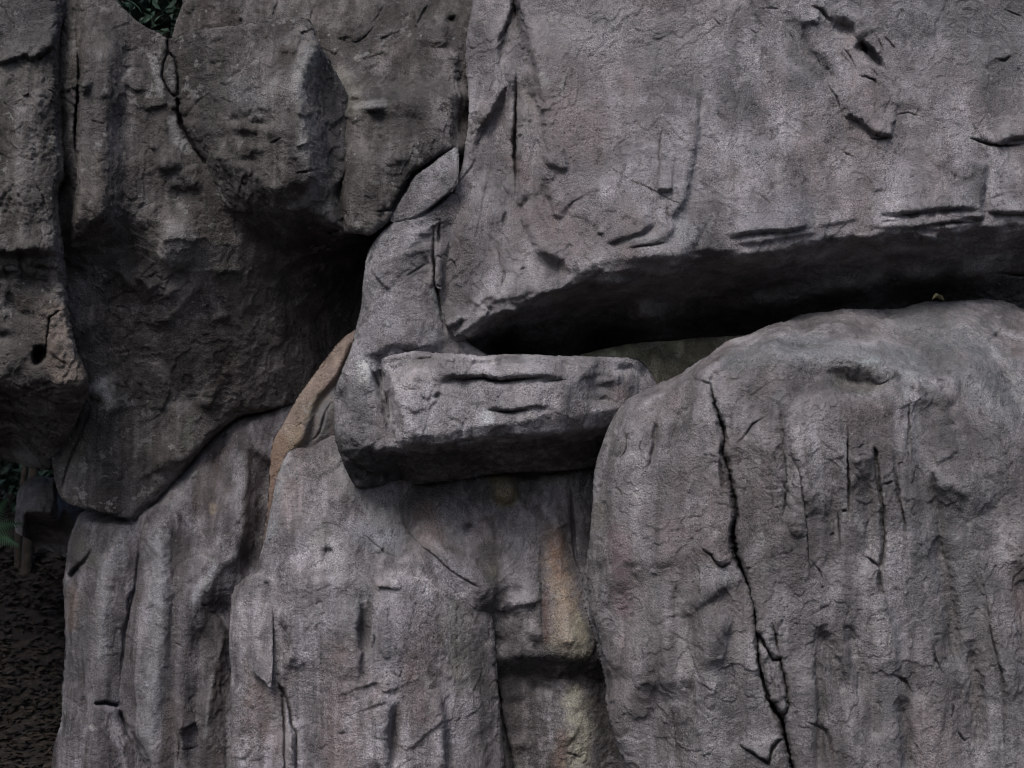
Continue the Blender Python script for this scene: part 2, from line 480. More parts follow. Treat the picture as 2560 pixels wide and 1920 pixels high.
    def build(s, name, mat, mid=0.012, fine=0.005, flute=0.0, plate=0.006, rough=1.0, crust=0.35, parent=None, origin=None):
        ins = s.ins
        cell = ins[:-1, :-1] | ins[1:, :-1] | ins[:-1, 1:] | ins[1:, 1:]
        use = np.zeros_like(ins)
        use[:-1, :-1] |= cell; use[1:, :-1] |= cell; use[:-1, 1:] |= cell; use[1:, 1:] |= cell
        gx, gy = s.gx.copy(), s.gy.copy()
        snap = use & ~ins
        jj, ii = np.nonzero(snap)
        px, py = gx[jj, ii], gy[jj, ii]
        O = s.out
        for c in range(0, len(px), 400):                     # snap rim vertices onto the outline
            dx = px[c:c + 400, None] - O[None, :, 0]; dy = py[c:c + 400, None] - O[None, :, 1]
            k = np.argmin(dx * dx + dy * dy, 1)
            gx[jj[c:c + 400], ii[c:c + 400]] = O[k, 0]; gy[jj[c:c + 400], ii[c:c + 400]] = O[k, 1]
        P = at(gx, gy, s.Y)
        du = np.gradient(P, axis=1); dv = np.gradient(P, axis=0)
        N = np.cross(du, dv); N /= np.maximum(np.linalg.norm(N, axis=2, keepdims=True), 1e-9)
        if N[use][:, 1].mean() > 0: N = -N
        for c in range(3): N[..., c] = blur(N[..., c].astype(np.float32), 6 / s.step)
        N /= np.maximum(np.linalg.norm(N, axis=2, keepdims=True), 1e-9)
        ids = np.full(ins.shape, -1, np.int32); ids[use] = np.arange(use.sum())
        V = P[use]; Nn = N[use]
        q = (V + s.seed * 7.31).astype(np.float32)
        mid, fine, plate = mid * 1.1, fine * 1.15, plate * 1.5
        md = mid * (0.45 + 0.55 * crust)
        h = np.zeros(len(q), np.float32)
        zone = sstep(-0.25, 0.35, fbm(q + 40, 1.3, 3))         # rough and smooth zones
        h += 0.75 * md * rough * (0.35 + 0.9 * zone) * fbm(q, 6.0, 4, 0.55)
        zc = sstep(-0.05, 0.3, fbm(q + 200, 1.9, 4, 0.6))          # flaking crust
        h -= mid * 0.95 * crust * rough * (0.12 + zc) * (fbm(q + 33, 15.0, 4, 0.62, True) - 0.3)
        rg = fbm(q + 11, 9.0, 4, 0.6, True)
        h += md * 0.6 * crust * rough * zone * (rg - 0.2)
        h += fine * (0.5 + 0.9 * zone * rough) * fbm(q, 32.0, 3, 0.65)
        if flute: h += flute * fbm(q, (4.5, 4.5, 0.6), 4, 0.5)
        if plate:                                              # thin spalled plates
            n = fbm(q + 70, (2.6, 2.6, 1.9), 4, 0.5) * 5
            fr = n - np.floor(n)
            h += plate * (sstep(0.0, 0.09, fr) - fr)
            ckn = np.abs(fbm(q + 90, (3.0, 3.0, 2.0), 4, 0.55))
            h -= plate * 1.1 * np.exp(-(ckn / 0.012) ** 2) * sstep(0.05, 0.3, fbm(q + 120, 1.6, 2))
        V = V + Nn * h[:, None]
        a, b, c, d = ids[:-1, :-1][cell], ids[:-1, 1:][cell], ids[1:, 1:][cell], ids[1:, :-1][cell]
        quads = np.stack([a, d, c, b], 1)
        # rim edges -> sides and back
        ed = np.concatenate([quads[:, [0, 1]], quads[:, [1, 2]], quads[:, [2, 3]], quads[:, [3, 0]]])
        key = np.sort(ed, 1); kk = key[:, 0].astype(np.int64) * len(V) + key[:, 1]
        _, inv, cnt = np.unique(kk, return_inverse=True, return_counts=True)
        rim = ed[cnt[inv] == 1]
        rv = np.unique(rim); loc = np.full(len(V), -1, np.int64); loc[rv] = np.arange(len(rv))
        rx, ry, rY = gx[use][rv], gy[use][rv], V[rv, 1]
        cx, cy = s.out[:, 0].mean(), s.out[:, 1].mean()
        # inward direction from a blurred inside mask
        mb = blur(ins.astype(np.float32), 24 / s.step)
        gyy, gxx = np.gradient(mb)
        ix, iy = gxx[use][rv], gyy[use][rv]; ln = np.maximum(np.hypot(ix, iy), 1e-6); ix, iy = ix / ln, iy / ln
        rings = [rv]; VV = [V]; base = len(V); Q = [quads]
        sidx = np.full(len(V), -1)
        for fr, sh in ((0.12, 5), (0.45, 20), (1.0, 45)):
            R = at(rx + ix * sh, ry + iy * sh, rY + (s.back * fr))
            nn = fbm(R + s.seed, 2.5, 3)[:, None] * 0.05
            VV.append(R + np.array([0.3, 1, 0.3]) * nn)
            ring = base + np.arange(len(rv)); base += len(rv)
            p0 = rings[-1]
            A, B = loc[rim[:, 0]], loc[rim[:, 1]]
            Q.append(np.stack([p0[A], ring[A], ring[B], p0[B]], 1))
            rings.append(ring)
        VV.append(at(cx, cy, np.array([s.Y[use].mean() + s.back * 1.25])))
        A, B = loc[rim[:, 0]], loc[rim[:, 1]]
        tr = np.stack([rings[-1][B], rings[-1][A], np.full(len(A), base)], 1)
        V = np.concatenate(VV)
        if origin is None:
            f = V[np.isfinite(V).all(1)]
            origin = np.array([f[:, 0].mean(), f[:, 1].mean(), f[:, 2].min()])
        me = mesh_np(name, V - origin, np.concatenate(Q), tr)
        ca = me.attributes.new('stain', 'FLOAT_COLOR', 'POINT')
        sc = np.zeros((len(V), 4), np.float32); s0 = s.stain[use]; sc[:len(s0)] = s0
        for k in range(3): sc[len(s0) + k * len(rv): len(s0) + (k + 1) * len(rv)] = s0[rv]
        ca.data.foreach_set('color', sc.ravel())
        if parent is not None:
            o = link(name, me, mat, origin - np.array(parent.location), parent)
        else:
            o = link(name, me, mat, origin)
        return o

# ------------------------------------------------------------------ ground
def ground_z(x, y):
    """flat path side, then a wooded slope rising behind the rocks"""
    x = np.asarray(x, float); y = np.asarray(y, float)
    t = np.maximum(y - 1.2, 0)
    z = 0.62 * t * t / (t + 2.2)
    u = np.maximum(-22.0 - y, 0)                     # unseen rise added behind the camera to block low sky
    z = z + 0.45 * u * u / (u + 4.0)
    return z
xs = np.concatenate([np.linspace(-150, -12, 30), np.linspace(-11.6, 11.6, 120), np.linspace(12, 150, 30)])
ys = np.concatenate([np.linspace(-150, -13, 30), np.linspace(-12.5, 22, 150), np.linspace(23, 160, 40)])
GX, GY = np.meshgrid(xs, ys)
GZ = ground_z(GX, np.clip(GY, -50, 40))
q = np.stack([GX.ravel(), GY.ravel(), np.zeros(GX.size)], 1)
GZ = GZ + 0.10 * fbm(q, 0.7, 4).reshape(GX.shape) + 0.03 * fbm(q, 4.0, 3).reshape(GX.shape)
idx = np.arange(GX.size).reshape(GX.shape)
me = mesh_np('ground', np.stack([GX, GY, GZ], -1).reshape(-1, 3), np.stack([idx[:-1, :-1].ravel(), idx[:-1, 1:].ravel(), idx[1:, 1:].ravel(), idx[1:, :-1].ravel()], 1))
SOIL = simple_mat('forest_soil', (0.010, 0.008, 0.007), (0.024, 0.019, 0.016), 5, 0.95, 0.6)
tag(link('ground', me, SOIL), kind='structure')

# ------------------------------------------------------------------ rocks
RED, BROWN, TANC, PALE, DARK, OLV = (0.24, 0.155, 0.14), (0.17, 0.125, 0.095), (0.33, 0.26, 0.20), (0.40, 0.395, 0.385), (0.055, 0.052, 0.05), (0.15, 0.15, 0.09)
GRP = 'boulders stacked in the rock outcrop'

# --- far left pillar
r = Rock([(-160, -140), (172, -140), (166, 0), (161, 55), (149, 72), (148, 140), (152, 253), (159, 380), (164, 450), (146, 472), (148, 550), (152, 610), (167, 684), (167, 769), (181, 836), (198, 895), (224, 955), (217, 997), (181, 1077), (141, 1136), (128, 1184), (0, 1146), (-160, 1120)],
         [(-150, -120, -.1), (-150, 300, -.18), (-150, 600, -.18), (60, -100, -.06), (70, 300, -.24), (60, 500, -.27), (40, 600, -.25), (110, 560, -.22), (-150, 800, -.05), (30, 800, -.02), (30, 720, -.08), (-150, 1100, .9), (40, 1120, .95)],
         [[(132, -130, -.02), (132, 60, -.05), (134, 300, -.18), (142, 450, -.18), (138, 620, -.18), (150, 690, -.1), (160, 780, -.10), (176, 850, -.12), (210, 945, -.10)],
          [(176, -130, .25), (176, 300, .2), (178, 500, .2), (186, 690, .15), (200, 840, .05), (232, 960, .02)],
          jag([(-150, 940, 0.02), (0, 952, .0), (50, 968, .0), (110, 935, -.12), (150, 955, -.14), (210, 962, -.08)], 16, 4, .012, 1),
          [(-150, 1040, .62), (30, 1040, .58), (110, 1060, .42), (190, 1040, .30)],
          [(95, 760, -.12), (85, 860, -.13), (130, 930, -.13)], [(128, 1180, .75), (190, 1075, .5)]],
         rnd=(24, .10), back=2.0, seed=1, soft=5)
r.nicks(24, 80, 50)
r.step_([(-20, 168), (60, 140), (75, 153), (100, 138), (128, 120), (150, 80)], .05, 50, (-.4, -1), under=.02)
r.groove([(75, 155), (100, 147), (132, 120)], 4, .05)
r.step_([(95, 220), (90, 260), (95, 285), (120, 292)], .02, 40, (1, -.2)); r.groove([(112, 222), (135, 236), (140, 216)], 2.5, .03)
r.groove([(72, 430), (105, 490), (125, 560)], 2, .015); r.groove([(15, 325), (60, 338)], 2, .015)
r.step_([(-40, 622), (40, 632), (90, 622), (142, 634)], .07, 30, (0, -1), e=4)
for x, y, a, b in ((20, 690, 26, 18), (70, 700, 20, 24), (110, 670, 18, 14), (30, 760, 24, 20), (75, 790, 18, 16), (20, 840, 20, 18), (120, 720, 16, 14), (52, 650, 22, 12)):
    r.blob(x, y, a * 1.3, b * .8, -.03, (x * 5) % 90, 3)
r.blob(98, 888, 15, 24, -.20, 15, 4); r.groove([(150, 772), (124, 796), (119, 850), (113, 890), (120, 905)], 3, .04, taper=False)
r.groove([(117, 880), (165, 908), (185, 930)], 2, .02)
r.groove([(170, 740), (165, 800), (183, 860)], 3, .03)
r.paint([(135, 780), (150, 850), (165, 930)], 42, (0.23, 0.185, 0.155), .75, .5)
r.paint([(130, 730), (155, 740)], 18, (.29, .27, .26), .6); r.paint([(30, 700), (60, 800), (40, 900)], 70, (.085, .08, .075), .6)
r.paint([(-60, 40), (60, 60), (140, 40)], 80, (.10, .098, .10), .6)
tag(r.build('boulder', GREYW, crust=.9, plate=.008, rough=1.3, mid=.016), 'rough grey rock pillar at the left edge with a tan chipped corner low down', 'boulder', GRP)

# --- upper left overhang
r = Rock([(160, -140), (275, -140), (289, 0), (312, 25), (350, 60), (380, 73), (405, 82), (418, 96), (426, 92), (447, 89), (502, 71), (590, 63), (640, 58), (675, 54), (713, 43), (750, 44), (776, 50), (785, 76), (797, 114), (830, 160), (900, 300), (1010, 420), (1030, 560), (1020, 700), (980, 850), (900, 960), (740, 1010), (600, 1040), (560, 1064), (512, 1110), (470, 1165), (400, 1248), (335, 1303), (300, 1293), (262, 1284), (180, 1264), (148, 1244), (140, 1215), (128, 1165), (130, 1100), (120, 900), (130, 600), (140, 300)],
         [(180, -130, .16), (270, -100, .14), (158, 300, .12), (150, 150, .14), (150, 450, .16), (150, 800, .3), (320, 130, .06), (370, 260, .05), (300, 300, .03), (330, 420, .03), (450, 480, .16), (560, 520, .2), (300, 620, .21), (440, 600, .15), (420, 560, .12), (480, 640, .20), (400, 690, .27), (560, 700, .36), (300, 800, .42), (450, 850, .48), (600, 850, .58), (690, 690, .55), (800, 800, 1.05), (700, 860, .74), (900, 700, 1.1), (950, 500, 1.0), (850, 200, .16), (862, 300, .14), (864, 420, .06), (860, 540, .06), (862, 580, .0), (900, 300, .4), (910, 420, .4), (750, 80, -.10), (690, 522, -.10), (780, 535, -.09), (835, 560, -.05), (720, 585, .08), (250, 900, .52), (350, 1000, .66), (480, 1000, .72), (620, 1010, .82), (850, 950, 1.15), (1000, 800, 1.3), (540, 960, .72), (250, 1030, .58), (180, 1050, .62), (150, 1180, .72), (330, 1160, .70), (420, 1140, .70), (240, 1170, .68)],
         [[(196, -130, .16), (192, 100, .10), (190, 300, .06), (188, 470, .10), (172, 640, .22)],
          [(215, 40, .0), (212, 130, -.1), (206, 300, -.16), (198, 420, -.16), (196, 500, -.16)],
          [(270, 60, -.0), (272, 150, -.1), (270, 260, -.14), (262, 400, -.16), (258, 520, -.18)],
          [(318, 100, .05), (316, 260, .03), (310, 420, .02), (300, 530, .05)],
          [(190, 535, -.13), (225, 552, -.15), (258, 532, -.16)], [(188, 620, .14), (240, 605, .12), (300, 570, .12)],
          [(418, 96, .10), (440, 170, .07), (455, 310, .08), (520, 412, .14)],
          [(510, 90, .02), (525, 220, .02), (545, 330, .0)],
          [(600, 90, -.06), (580, 220, -.1), (600, 330, -.13)],
          [(790, 118, -.14), (770, 150, -.24), (746, 230, -.30), (758, 330, -.33), (775, 440, -.31)],
          [(800, 150, -.04), (806, 230, .0), (818, 330, .0), (830, 440, .02)],
          jag([(560, 405, -.06), (600, 420, -.12), (652, 448, -.18), (684, 476, -.24), (735, 450, -.30), (778, 444, -.32), (812, 446, -.05)], 14, 4, .014, 2),
          [(590, 470, .02), (690, 500, -.16), (760, 488, -.19), (825, 480, -.06)],
          [(705, 640, .48), (780, 600, .40), (850, 600, .5), (930, 600, .8)],
          [(405, 1152, .70), (455, 1158, .73), (545, 1066, .80)], [(420, 1240, 0.9), (500, 1150, .98), (575, 1075, 1.0)],
          [(148, 1238, .70), (200, 1246, .66), (262, 1262, .66), (330, 1280, .70), (400, 1220, .74)],
          [(215, 1000, .56), (200, 1080, .60), (150, 1150, .72)]],
         rnd=(10, .03), back=1.6, seed=2, facet=.88, soft=5)
r.nicks(60, 10, 40)
r.groove([(418, 92), (421, 130), (408, 160), (404, 195), (415, 220), (442, 246)], 4, .05, taper=False)
r.groove([(421, 130), (436, 145), (446, 175), (446, 245)], 5, .05, taper=False)
r.groove([(443, 240), (448, 280), (455, 312), (470, 345), (495, 380), (520, 415)], 6, .08, taper=False)
r.groove([(189, 40), (195, 90), (198, 200), (190, 330), (194, 420), (188, 520)], 6, .12)
r.blob(206, 215, 14, 14, .06); r.groove([(195, 215), (210, 222), (220, 214)], 3, .04)
r.step_([(300, 200), (330, 222), (362, 230)], .02, 30, (.2, -1))
r.step_([(385, 412), (405, 425), (425, 425), (452, 408)], .028, 35, (0, -1), e=4); r.blob(430, 400, 38, 34, .03)
r.step_([(415, 462), (450, 470), (480, 468), (500, 452)], .032, 40, (0, -1), e=5)
r.blob(440, 605, 60, 56, .06); r.step_([(395, 595), (410, 603), (445, 598), (500, 612)], .02, 30, (0, -1)); r.step_([(380, 640), (440, 672), (500, 650)], .03, 50, (0, -1), e=7)
r.step_([(565, 205), (600, 195), (625, 150), (640, 122)], .02, 60, (.7, .7)); r.step_([(575, 255), (610, 282), (650, 274), (690, 300)], .014, 60, (0, -1), e=3)
r.step_([(740, 280), (762, 288), (785, 280)], .03, 20, (0, -1))
for x, y, a, b, h in ((610, 340, 22, 12, -.03), (650, 310, 20, 10, -.03), (590, 300, 16, 12, -.03), (560, 350, 18, 22, -.04), (640, 370, 24, 10, .02), (690, 330, 26, 14, .02), (620, 400, 26, 12, -.03), (530, 300, 14, 30, -.02), (540, 180, 16, 40, -.03)):
    r.blob(x, y, a, b, h)
r.step_([(310, 700), (350, 735), (400, 745), (470, 725)], .03, 60, (0, -1), e=6); r.step_([(330, 690), (352, 705), (375, 735)], .03, 30, (1, -.6))
r.step_([(370, 830), (430, 800), (520, 690)], .02, 60, (-.6, -.8), e=5)
r.step_([(490, 1020), (540, 1010), (600, 1025)], .02, 40, (0, -1)); r.groove([(555, 1056), (600, 1050)], 3, .03)
r.step_([(230, 970), (260, 1010), (265, 1040)], .04, 50, (1, 0), e=5); r.step_([(400, 1150), (460, 1158), (500, 1120), (545, 1065)], .02, 40, (-.5, -1), e=3)
r.step_([(250, 1150), (300, 1155), (325, 1180)], .02, 40, (0, 1)); r.step_([(330, 1210), (400, 1170), (470, 1165)], .02, 50, (0, -1))
r.groove([(140, 1190), (150, 1230), (165, 1180), (220, 1030), (225, 990)], 4, .03)
for x, y in ((560, 620), (640, 640), (720, 620), (600, 720), (540, 780), (660, 780), (480, 920), (590, 930), (700, 840), (380, 900), (250, 640), (230, 700), (640, 560), (720, 540), (780, 540)):
    r.blob(x, y, 36, 22, (-1) ** (x // 20) * .007, (x * 7) % 60 - 30)
# dark biofilm by split and beak, darker patches in the hollow, pale patches
r.paint([(500, 110), (515, 220), (530, 330), (565, 410)], 48, DARK, .85, .8, 1.0); r.paint([(815, 165), (822, 260), (850, 380), (840, 500)], 40, DARK, .85, .7, 1.0)
r.paint([(600, 520), (720, 560), (850, 600)], 55, DARK, .35, .8, .9); r.paint([(225, 600), (300, 660)], 55, DARK, .35, .8, .9)
r.paint([(520, 640), (640, 640), (740, 700), (660, 760)], 75, (.085, .08, .068), .35, .8, .8)
r.paint([(640, 80), (680, 60)], 10, DARK, .6); r.paint([(430, 95), (470, 110), (500, 90)], 9, DARK, .5)
r.paint([(770, 130), (750, 200), (748, 240)], 20, PALE, .6, .9); r.paint([(765, 290), (760, 380)], 18, PALE, .4, .9); r.paint([(600, 230), (640, 250)], 36, (.3, .3, .31), .5, .9)
r.paint([(383, 150), (392, 190), (398, 220)], 10, PALE, .6); r.paint([(430, 300), (440, 350), (470, 375)], 12, PALE, .55); r.paint([(425, 170), (427, 215)], 10, (.26, .26, .25), .6)
r.paint([(250, 965), (262, 975), (262, 1010)], 18, (.45, .45, .44), .9, .8, 1.2); r.paint([(450, 580), (440, 630), (500, 650)], 30, (.25, .245, .245), .5, .9)
r.paint([(475, 1050), (465, 1110)], 12, (.14, .155, .12), .6); r.paint([(200, 1090), (185, 1150)], 26, (.15, .14, .105), .5)
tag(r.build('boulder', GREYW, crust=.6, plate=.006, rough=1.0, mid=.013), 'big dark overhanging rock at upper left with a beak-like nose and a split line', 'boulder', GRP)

# --- upper wall behind the nose
r = Rock([(400, -140), (1260, -140), (1240, 100), (1230, 300), (1210, 420), (1160, 460), (1110, 470), (1065, 425), (1036, 442), (1012, 490), (985, 526), (975, 556), (945, 575), (925, 590), (884, 584), (842, 590), (800, 580), (810, 500), (800, 300), (700, 200), (520, 160), (425, 130), (428, 92), (440, 52), (462, 0)],
         [(420, -130, .9), (800, -130, .85), (1170, -130, .75), (440, 100, .75), (600, 20, .70), (800, 50, .62), (600, 150, .7), (1000, 60, .52), (900, 150, .45), (1160, 60, .45), (1128, 200, .28), (1150, 200, .42), (1150, 300, .40), (1145, 400, .36), (1240, 0, .6), (1230, 250, .6), (1200, 420, .5), (1128, 300, .16), (1128, 370, .12), (850, 200, .40), (810, 300, .5), (812, 430, .46), (812, 560, .40), (838, 300, .30), (842, 430, .20), (846, 560, .10), (960, 200, .30), (950, 420, -.02), (1080, 330, .04), (1040, 430, .04), (900, 480, -.04), (990, 520, .02)],
         [[(850, 250, .26), (920, 268, .16), (990, 240, .13), (1060, 235, .16), (1128, 232, .2)],
          [(865, 320, .12), (872, 420, .0), (868, 500, -.04), (870, 560, -.06)],
          [(812, 574, .40), (842, 582, .10), (884, 576, -.04), (925, 580, -.04), (965, 555, .0)]],
         rnd=(14, .06), back=1.4, seed=3, soft=5)
r.nicks(22, 60, 50)
r.step_([(855, 262), (900, 262), (960, 248), (1035, 232), (1090, 245), (1130, 240)], .05, 45, (0, 1), e=7)
for x, y, a, b, h in ((890, 240, 20, 10, .05), (930, 268, 26, 10, .05), (870, 200, 16, 20, .04), (1010, 235, 22, 10, -.04), (960, 300, 26, 12, -.02), (1040, 300, 30, 16, -.02)): r.blob(x, y, a, b, h)
r.step_([(1042, 0), (1036, 30), (1045, 62), (1070, 42)], .05, 24, (1, 0), e=3); r.groove([(1045, 62), (1070, 44)], 4, .03)
r.step_([(1120, 40), (1112, 80), (1110, 120)], .05, 40, (-1, 0), e=6); r.blob(1128, 52, 12, 10, -.06); r.groove([(1118, 52), (1142, 40)], 4, .04)
r.groove([(855, 112), (900, 105), (925, 78), (938, 64), (950, 60)], 2, .025); r.groove([(1115, 150), (1165, 155)], 2, .02)
r.groove([(680, 60), (690, 20), (700, -10)], 5, .03); r.groove([(800, 120), (840, 140), (860, 118)], 3, .02); r.step_([(862, 10), (858, 100)], .02, 60, (1, 0), e=5)
r.groove([(1140, 364), (1100, 387), (1053, 422), (1031, 437), (1013, 470), (991, 502), (976, 526), (930, 530)], 7, .13)
r.step_([(985, 395), (1000, 405), (1020, 398)], .02, 20, (0, -1))
r.paint([(850, 190), (880, 230), (880, 260)], 24, (.30, .29, .25), .55, .7, .9); r.paint([(900, 270), (960, 255)], 9, PALE, .6); r.paint([(960, 235), (1030, 225), (1040, 290), (980, 300)], 30, DARK, .55, .8, .9)
r.paint([(860, 330), (870, 450), (850, 540)], 24, DARK, .45, .8, .9)
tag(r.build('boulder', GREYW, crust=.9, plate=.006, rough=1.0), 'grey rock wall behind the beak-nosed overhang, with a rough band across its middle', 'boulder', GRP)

# --- upper right massive boulder
EDGE = [(1137, 858), (1192, 826), (1213, 796), (1256, 775), (1298, 761), (1348, 735), (1450, 704), (1480, 700), (1517, 710), (1600, 690), (1660, 676), (1740, 628), (1787, 630), (1879, 628), (1930, 641), (1981, 610), (2082, 588), (2124, 590), (2272, 583), (2386, 588), (2440, 560), (2462, 561), (2560, 556), (2720, 550)]
EY = [.12, 0, -.06, -.12, -.17, -.22, -.25, -.25, -.25, -.25, -.26, -.32, -.34, -.33, -.32, -.32, -.3, -.3, -.27, -.23, -.15, -.15, -.14, -.14]
r = Rock([(1175, -140), (2720, -140), (2720, 920), (2400, 920), (1800, 930), (1580, 925), (1440, 920), (1306, 915), (1190, 890), (1137, 866), (1121, 857), (1112, 824), (1100, 769), (1090, 718), (1087, 660), (1090, 600), (1100, 552), (1120, 512), (1135, 470), (1150, 430), (1160, 400), (1165, 350), (1171, 316), (1173, 253), (1167, 190), (1163, 148), (1169, 63), (1184, 0)],
         [(1190, -130, .45), (1340, -130, .14), (1800, -130, .0), (2700, -130, .15), (1600, 100, -.05), (2000, 100, -.06), (2500, 100, .04), (1600, 350, -.17), (2000, 350, -.16), (2500, 350, -.06), (1800, 500, -.27), (2300, 480, -.24), (2690, 450, -.08), (1215, 250, .22), (1200, 400, .17), (1225, 480, .16), (1170, 560, .08), (1200, 650, .02), (1150, 760, .10), (1300, 640, -.08), (1110, 640, .14), (1125, 800, .12),
          (1240, 868, 1.1), (1500, 870, 1.25), (1800, 870, 1.3), (1300, 910, 1.12), (1600, 920, 1.27), (2300, 860, 1.3), (2690, 860, 1.3)],
         [jag([(EDGE[k][0], EDGE[k][1], EY[k]) for k in range(len(EDGE))], 22, 4.5, .018, 4),
          [(1145, 862, .30), (1220, 835, .30), (1300, 800, .25), (1450, 748, .18), (1600, 730, .14), (1790, 690, .12), (1960, 680, .12), (2200, 650, .12), (2400, 640, .14), (2700, 610, .15)],
          [(1306, -130, .18), (1308, 0, .10), (1320, 84, .02), (1345, 177, -.04), (1361, 274, -.08), (1361, 371, -.12), (1345, 450, -.14), (1352, 520, -.16), (1390, 610, -.2), (1432, 690, -.28)],
          [(1281, 0, .24), (1300, 78, .18), (1300, 150, .12), (1290, 250, .10), (1289, 380, .06), (1290, 500, .04), (1330, 590, -.06), (1345, 660, -.12), (1330, 735, -.18)],
          [(1236, 0, .30), (1245, 150, .26), (1262, 215, .16), (1228, 290, .20), (1196, 330, .22)],
          [(1265, 215, .14), (1268, 330, .12), (1275, 420, .10), (1262, 530, .05)],
          [(1290, 190, .02), (1320, 270, -.03), (1330, 400, -.06), (1330, 520, -.10)],
          [(1450, 696, -.30), (1517, 664, -.32), (1601, 646, -.36), (1700, 643, -.38), (1760, 622, -.37)]],
         rnd=(14, .05), back=2.2, seed=4, facet=.85, soft=3.5)
r.nicks(46, 40, 60, (20, 80), (.006, .018), (1130, -20, 2560, 560))
# bedding lines along the lower lip
r.step_([(1815, 598), (1871, 585), (1960, 580), (2040, 567)], .05, 60, (0, -1), e=3, under=.03); r.step_([(2040, 567), (2090, 560), (2150, 545)], .02, 40, (0, -1))
r.step_([(2195, 538), (2251, 537), (2352, 525), (2453, 522)], .05, 50, (0, -1), e=3, under=.03); r.groove([(2195, 555), (2250, 552)], 3, .03)
r.step_([(2272, 571), (2343, 561), (2430, 551)], .04, 20, (0, -1), e=2.5, under=.03); r.groove([(2285, 566), (2343, 558), (2440, 556)], 2.5, .03)
r.step_([(2465, 530), (2520, 535), (2600, 534)], .05, 30, (0, -1), under=.03); r.step_([(2466, 405), (2462, 443), (2457, 498), (2453, 550)], .06, 40, (-1, 0), e=3, taper=False)
# slanting scarp with its pits
r.step_([(1965, 40), (1990, 120), (2020, 165), (2061, 200), (2099, 268), (2116, 293)], .03, 60, (1, -.6), e=4)
r.step_([(2110, 291), (2149, 303), (2183, 336), (2230, 344)], .06, 50, (.6, -1), e=3, taper=False, under=.03); r.groove([(2170, 346), (2200, 350), (2232, 344)], 3, .04)
for x, y, a, b, h, g in ((1995, 90, 50, 22, -.04, 60), (2030, 150, 46, 24, -.055, 50), (2075, 185, 34, 16, -.05, 60), (2100, 80, 34, 22, -.04, 40), (2120, 65, 34, 18, -.04, 30)): r.blob(x, y, a, b, h, g)
r.step_([(2000, 60), (2035, 52), (2045, 58)], .04, 20, (0, -1), e=2.5); r.step_([(2085, 55), (2110, 50), (2130, 62), (2148, 100)], .04, 30, (.5, -1), e=4)
r.groove([(2025, 17), (2050, 25), (2068, 45), (2086, 56)], 8, .06); r.blob(2180, 138, 40, 12, -.10, 50, 4); r.blob(2152, 120, 15, 13, -.05, 20, 4)
r.groove([(2145, 192), (2165, 194), (2185, 200), (2200, 220)], 5, .05); r.groove([(2100, 110), (2125, 140), (2148, 185)], 2.5, .03); r.groove([(2095, 125), (2115, 145), (2140, 180)], 2, .02)
r.groove([(2160, 160), (2190, 185), (2210, 200)], 2, .02); r.groove([(2185, 85), (2200, 110), (2215, 140)], 2.5, .025); r.groove([(2205, 85), (2230, 115), (2245, 140)], 2.5, .025); r.groove([(1968, 78), (1990, 110)], 3, .025); r.groove([(2062, 197), (2090, 240), (2104, 285)], 3, .03)
r.step_([(2180, 270), (2230, 258), (2290, 265), (2325, 285)], .02, 30, (0, -1), e=4); r.groove([(2225, 290), (2270, 282), (2310, 292)], 2, .02)
r.groove([(2415, 343), (2450, 355), (2495, 364), (2570, 361)], 4, .06); r.step_([(2495, 362), (2530, 346), (2600, 340)], .06, 40, (0, -1), e=3, under=.02)
r.groove([(2485, 148), (2510, 152), (2530, 138)], 6, .05); r.groove([(2540, 185), (2550, 165)], 4, .03); r.groove([(2505, 22), (2535, 35), (2560, 42)], 3, .03); r.groove([(2100, 375), (2130, 390), (2145, 398)], 3, .02)
r.groove([(1780, 40), (1800, 62), (1805, 48)], 3, .025); r.groove([(1900, 22), (1945, 22), (1955, 12)], 3, .02); r.groove([(1872, 74), (1900, 88)], 3, .02); r.groove([(1880, 310), (1890, 330)], 2.5, .02); r.groove([(1918, 288), (1930, 294)], 3, .02); r.groove([(1890, 480), (1935, 515)], 3, .02); r.groove([(1930, 475), (1935, 512)], 2, .015)
# long thin scarps of the pale face
r.step_([(1757, 255), (1742, 287), (1742, 337), (1732, 401), (1719, 456), (1708, 512), (1678, 546)], .055, 60, (-1, -.1), e=4, taper=True); r.blob(1752, 268, 9, 20, -.03)
r.step_([(1706, 510), (1680, 540), (1676, 580), (1660, 615)], .03, 30, (-1, 0), e=4)
r.groove([(1656, 310), (1652, 345), (1648, 380), (1645, 477)], 3.5, .035); r.step_([(1645, 477), (1665, 476), (1684, 474)], .06, 26, (0, -1), e=2.5, taper=False, under=.02); r.groove([(1690, 360), (1686, 420), (1683, 474)], 2.5, .02); r.groove([(1628, 437), (1634, 465), (1648, 480)], 3, .02)
r.groove([(1665, 503), (1669, 530), (1674, 580)], 4, .05); r.step_([(1510, 611), (1560, 597), (1601, 586), (1644, 556)], .05, 40, (-.2, -1), e=3, under=.02); r.groove([(1565, 623), (1610, 615), (1669, 607)], 3.5, .04)
r.step_([(1640, 480), (1625, 520), (1600, 570)], .03, 60, (-1, -.3), e=6); r.ridge([(1560, 605), (1640, 595), (1690, 560)], 12, .02)
r.step_([(1359, 386), (1368, 411), (1405, 424), (1426, 420)], .035, 40, (.6, -1), e=3, under=.01); r.step_([(1357, 481), (1378, 500), (1382, 536), (1403, 550)], .035, 40, (1, -.5), e=3)
r.blob(1368, 498, 10, 24, -.03, -10); r.groove([(1500, 580), (1506, 590)], 6, .03); r.blob(1504, 578, 8, 6, .02)
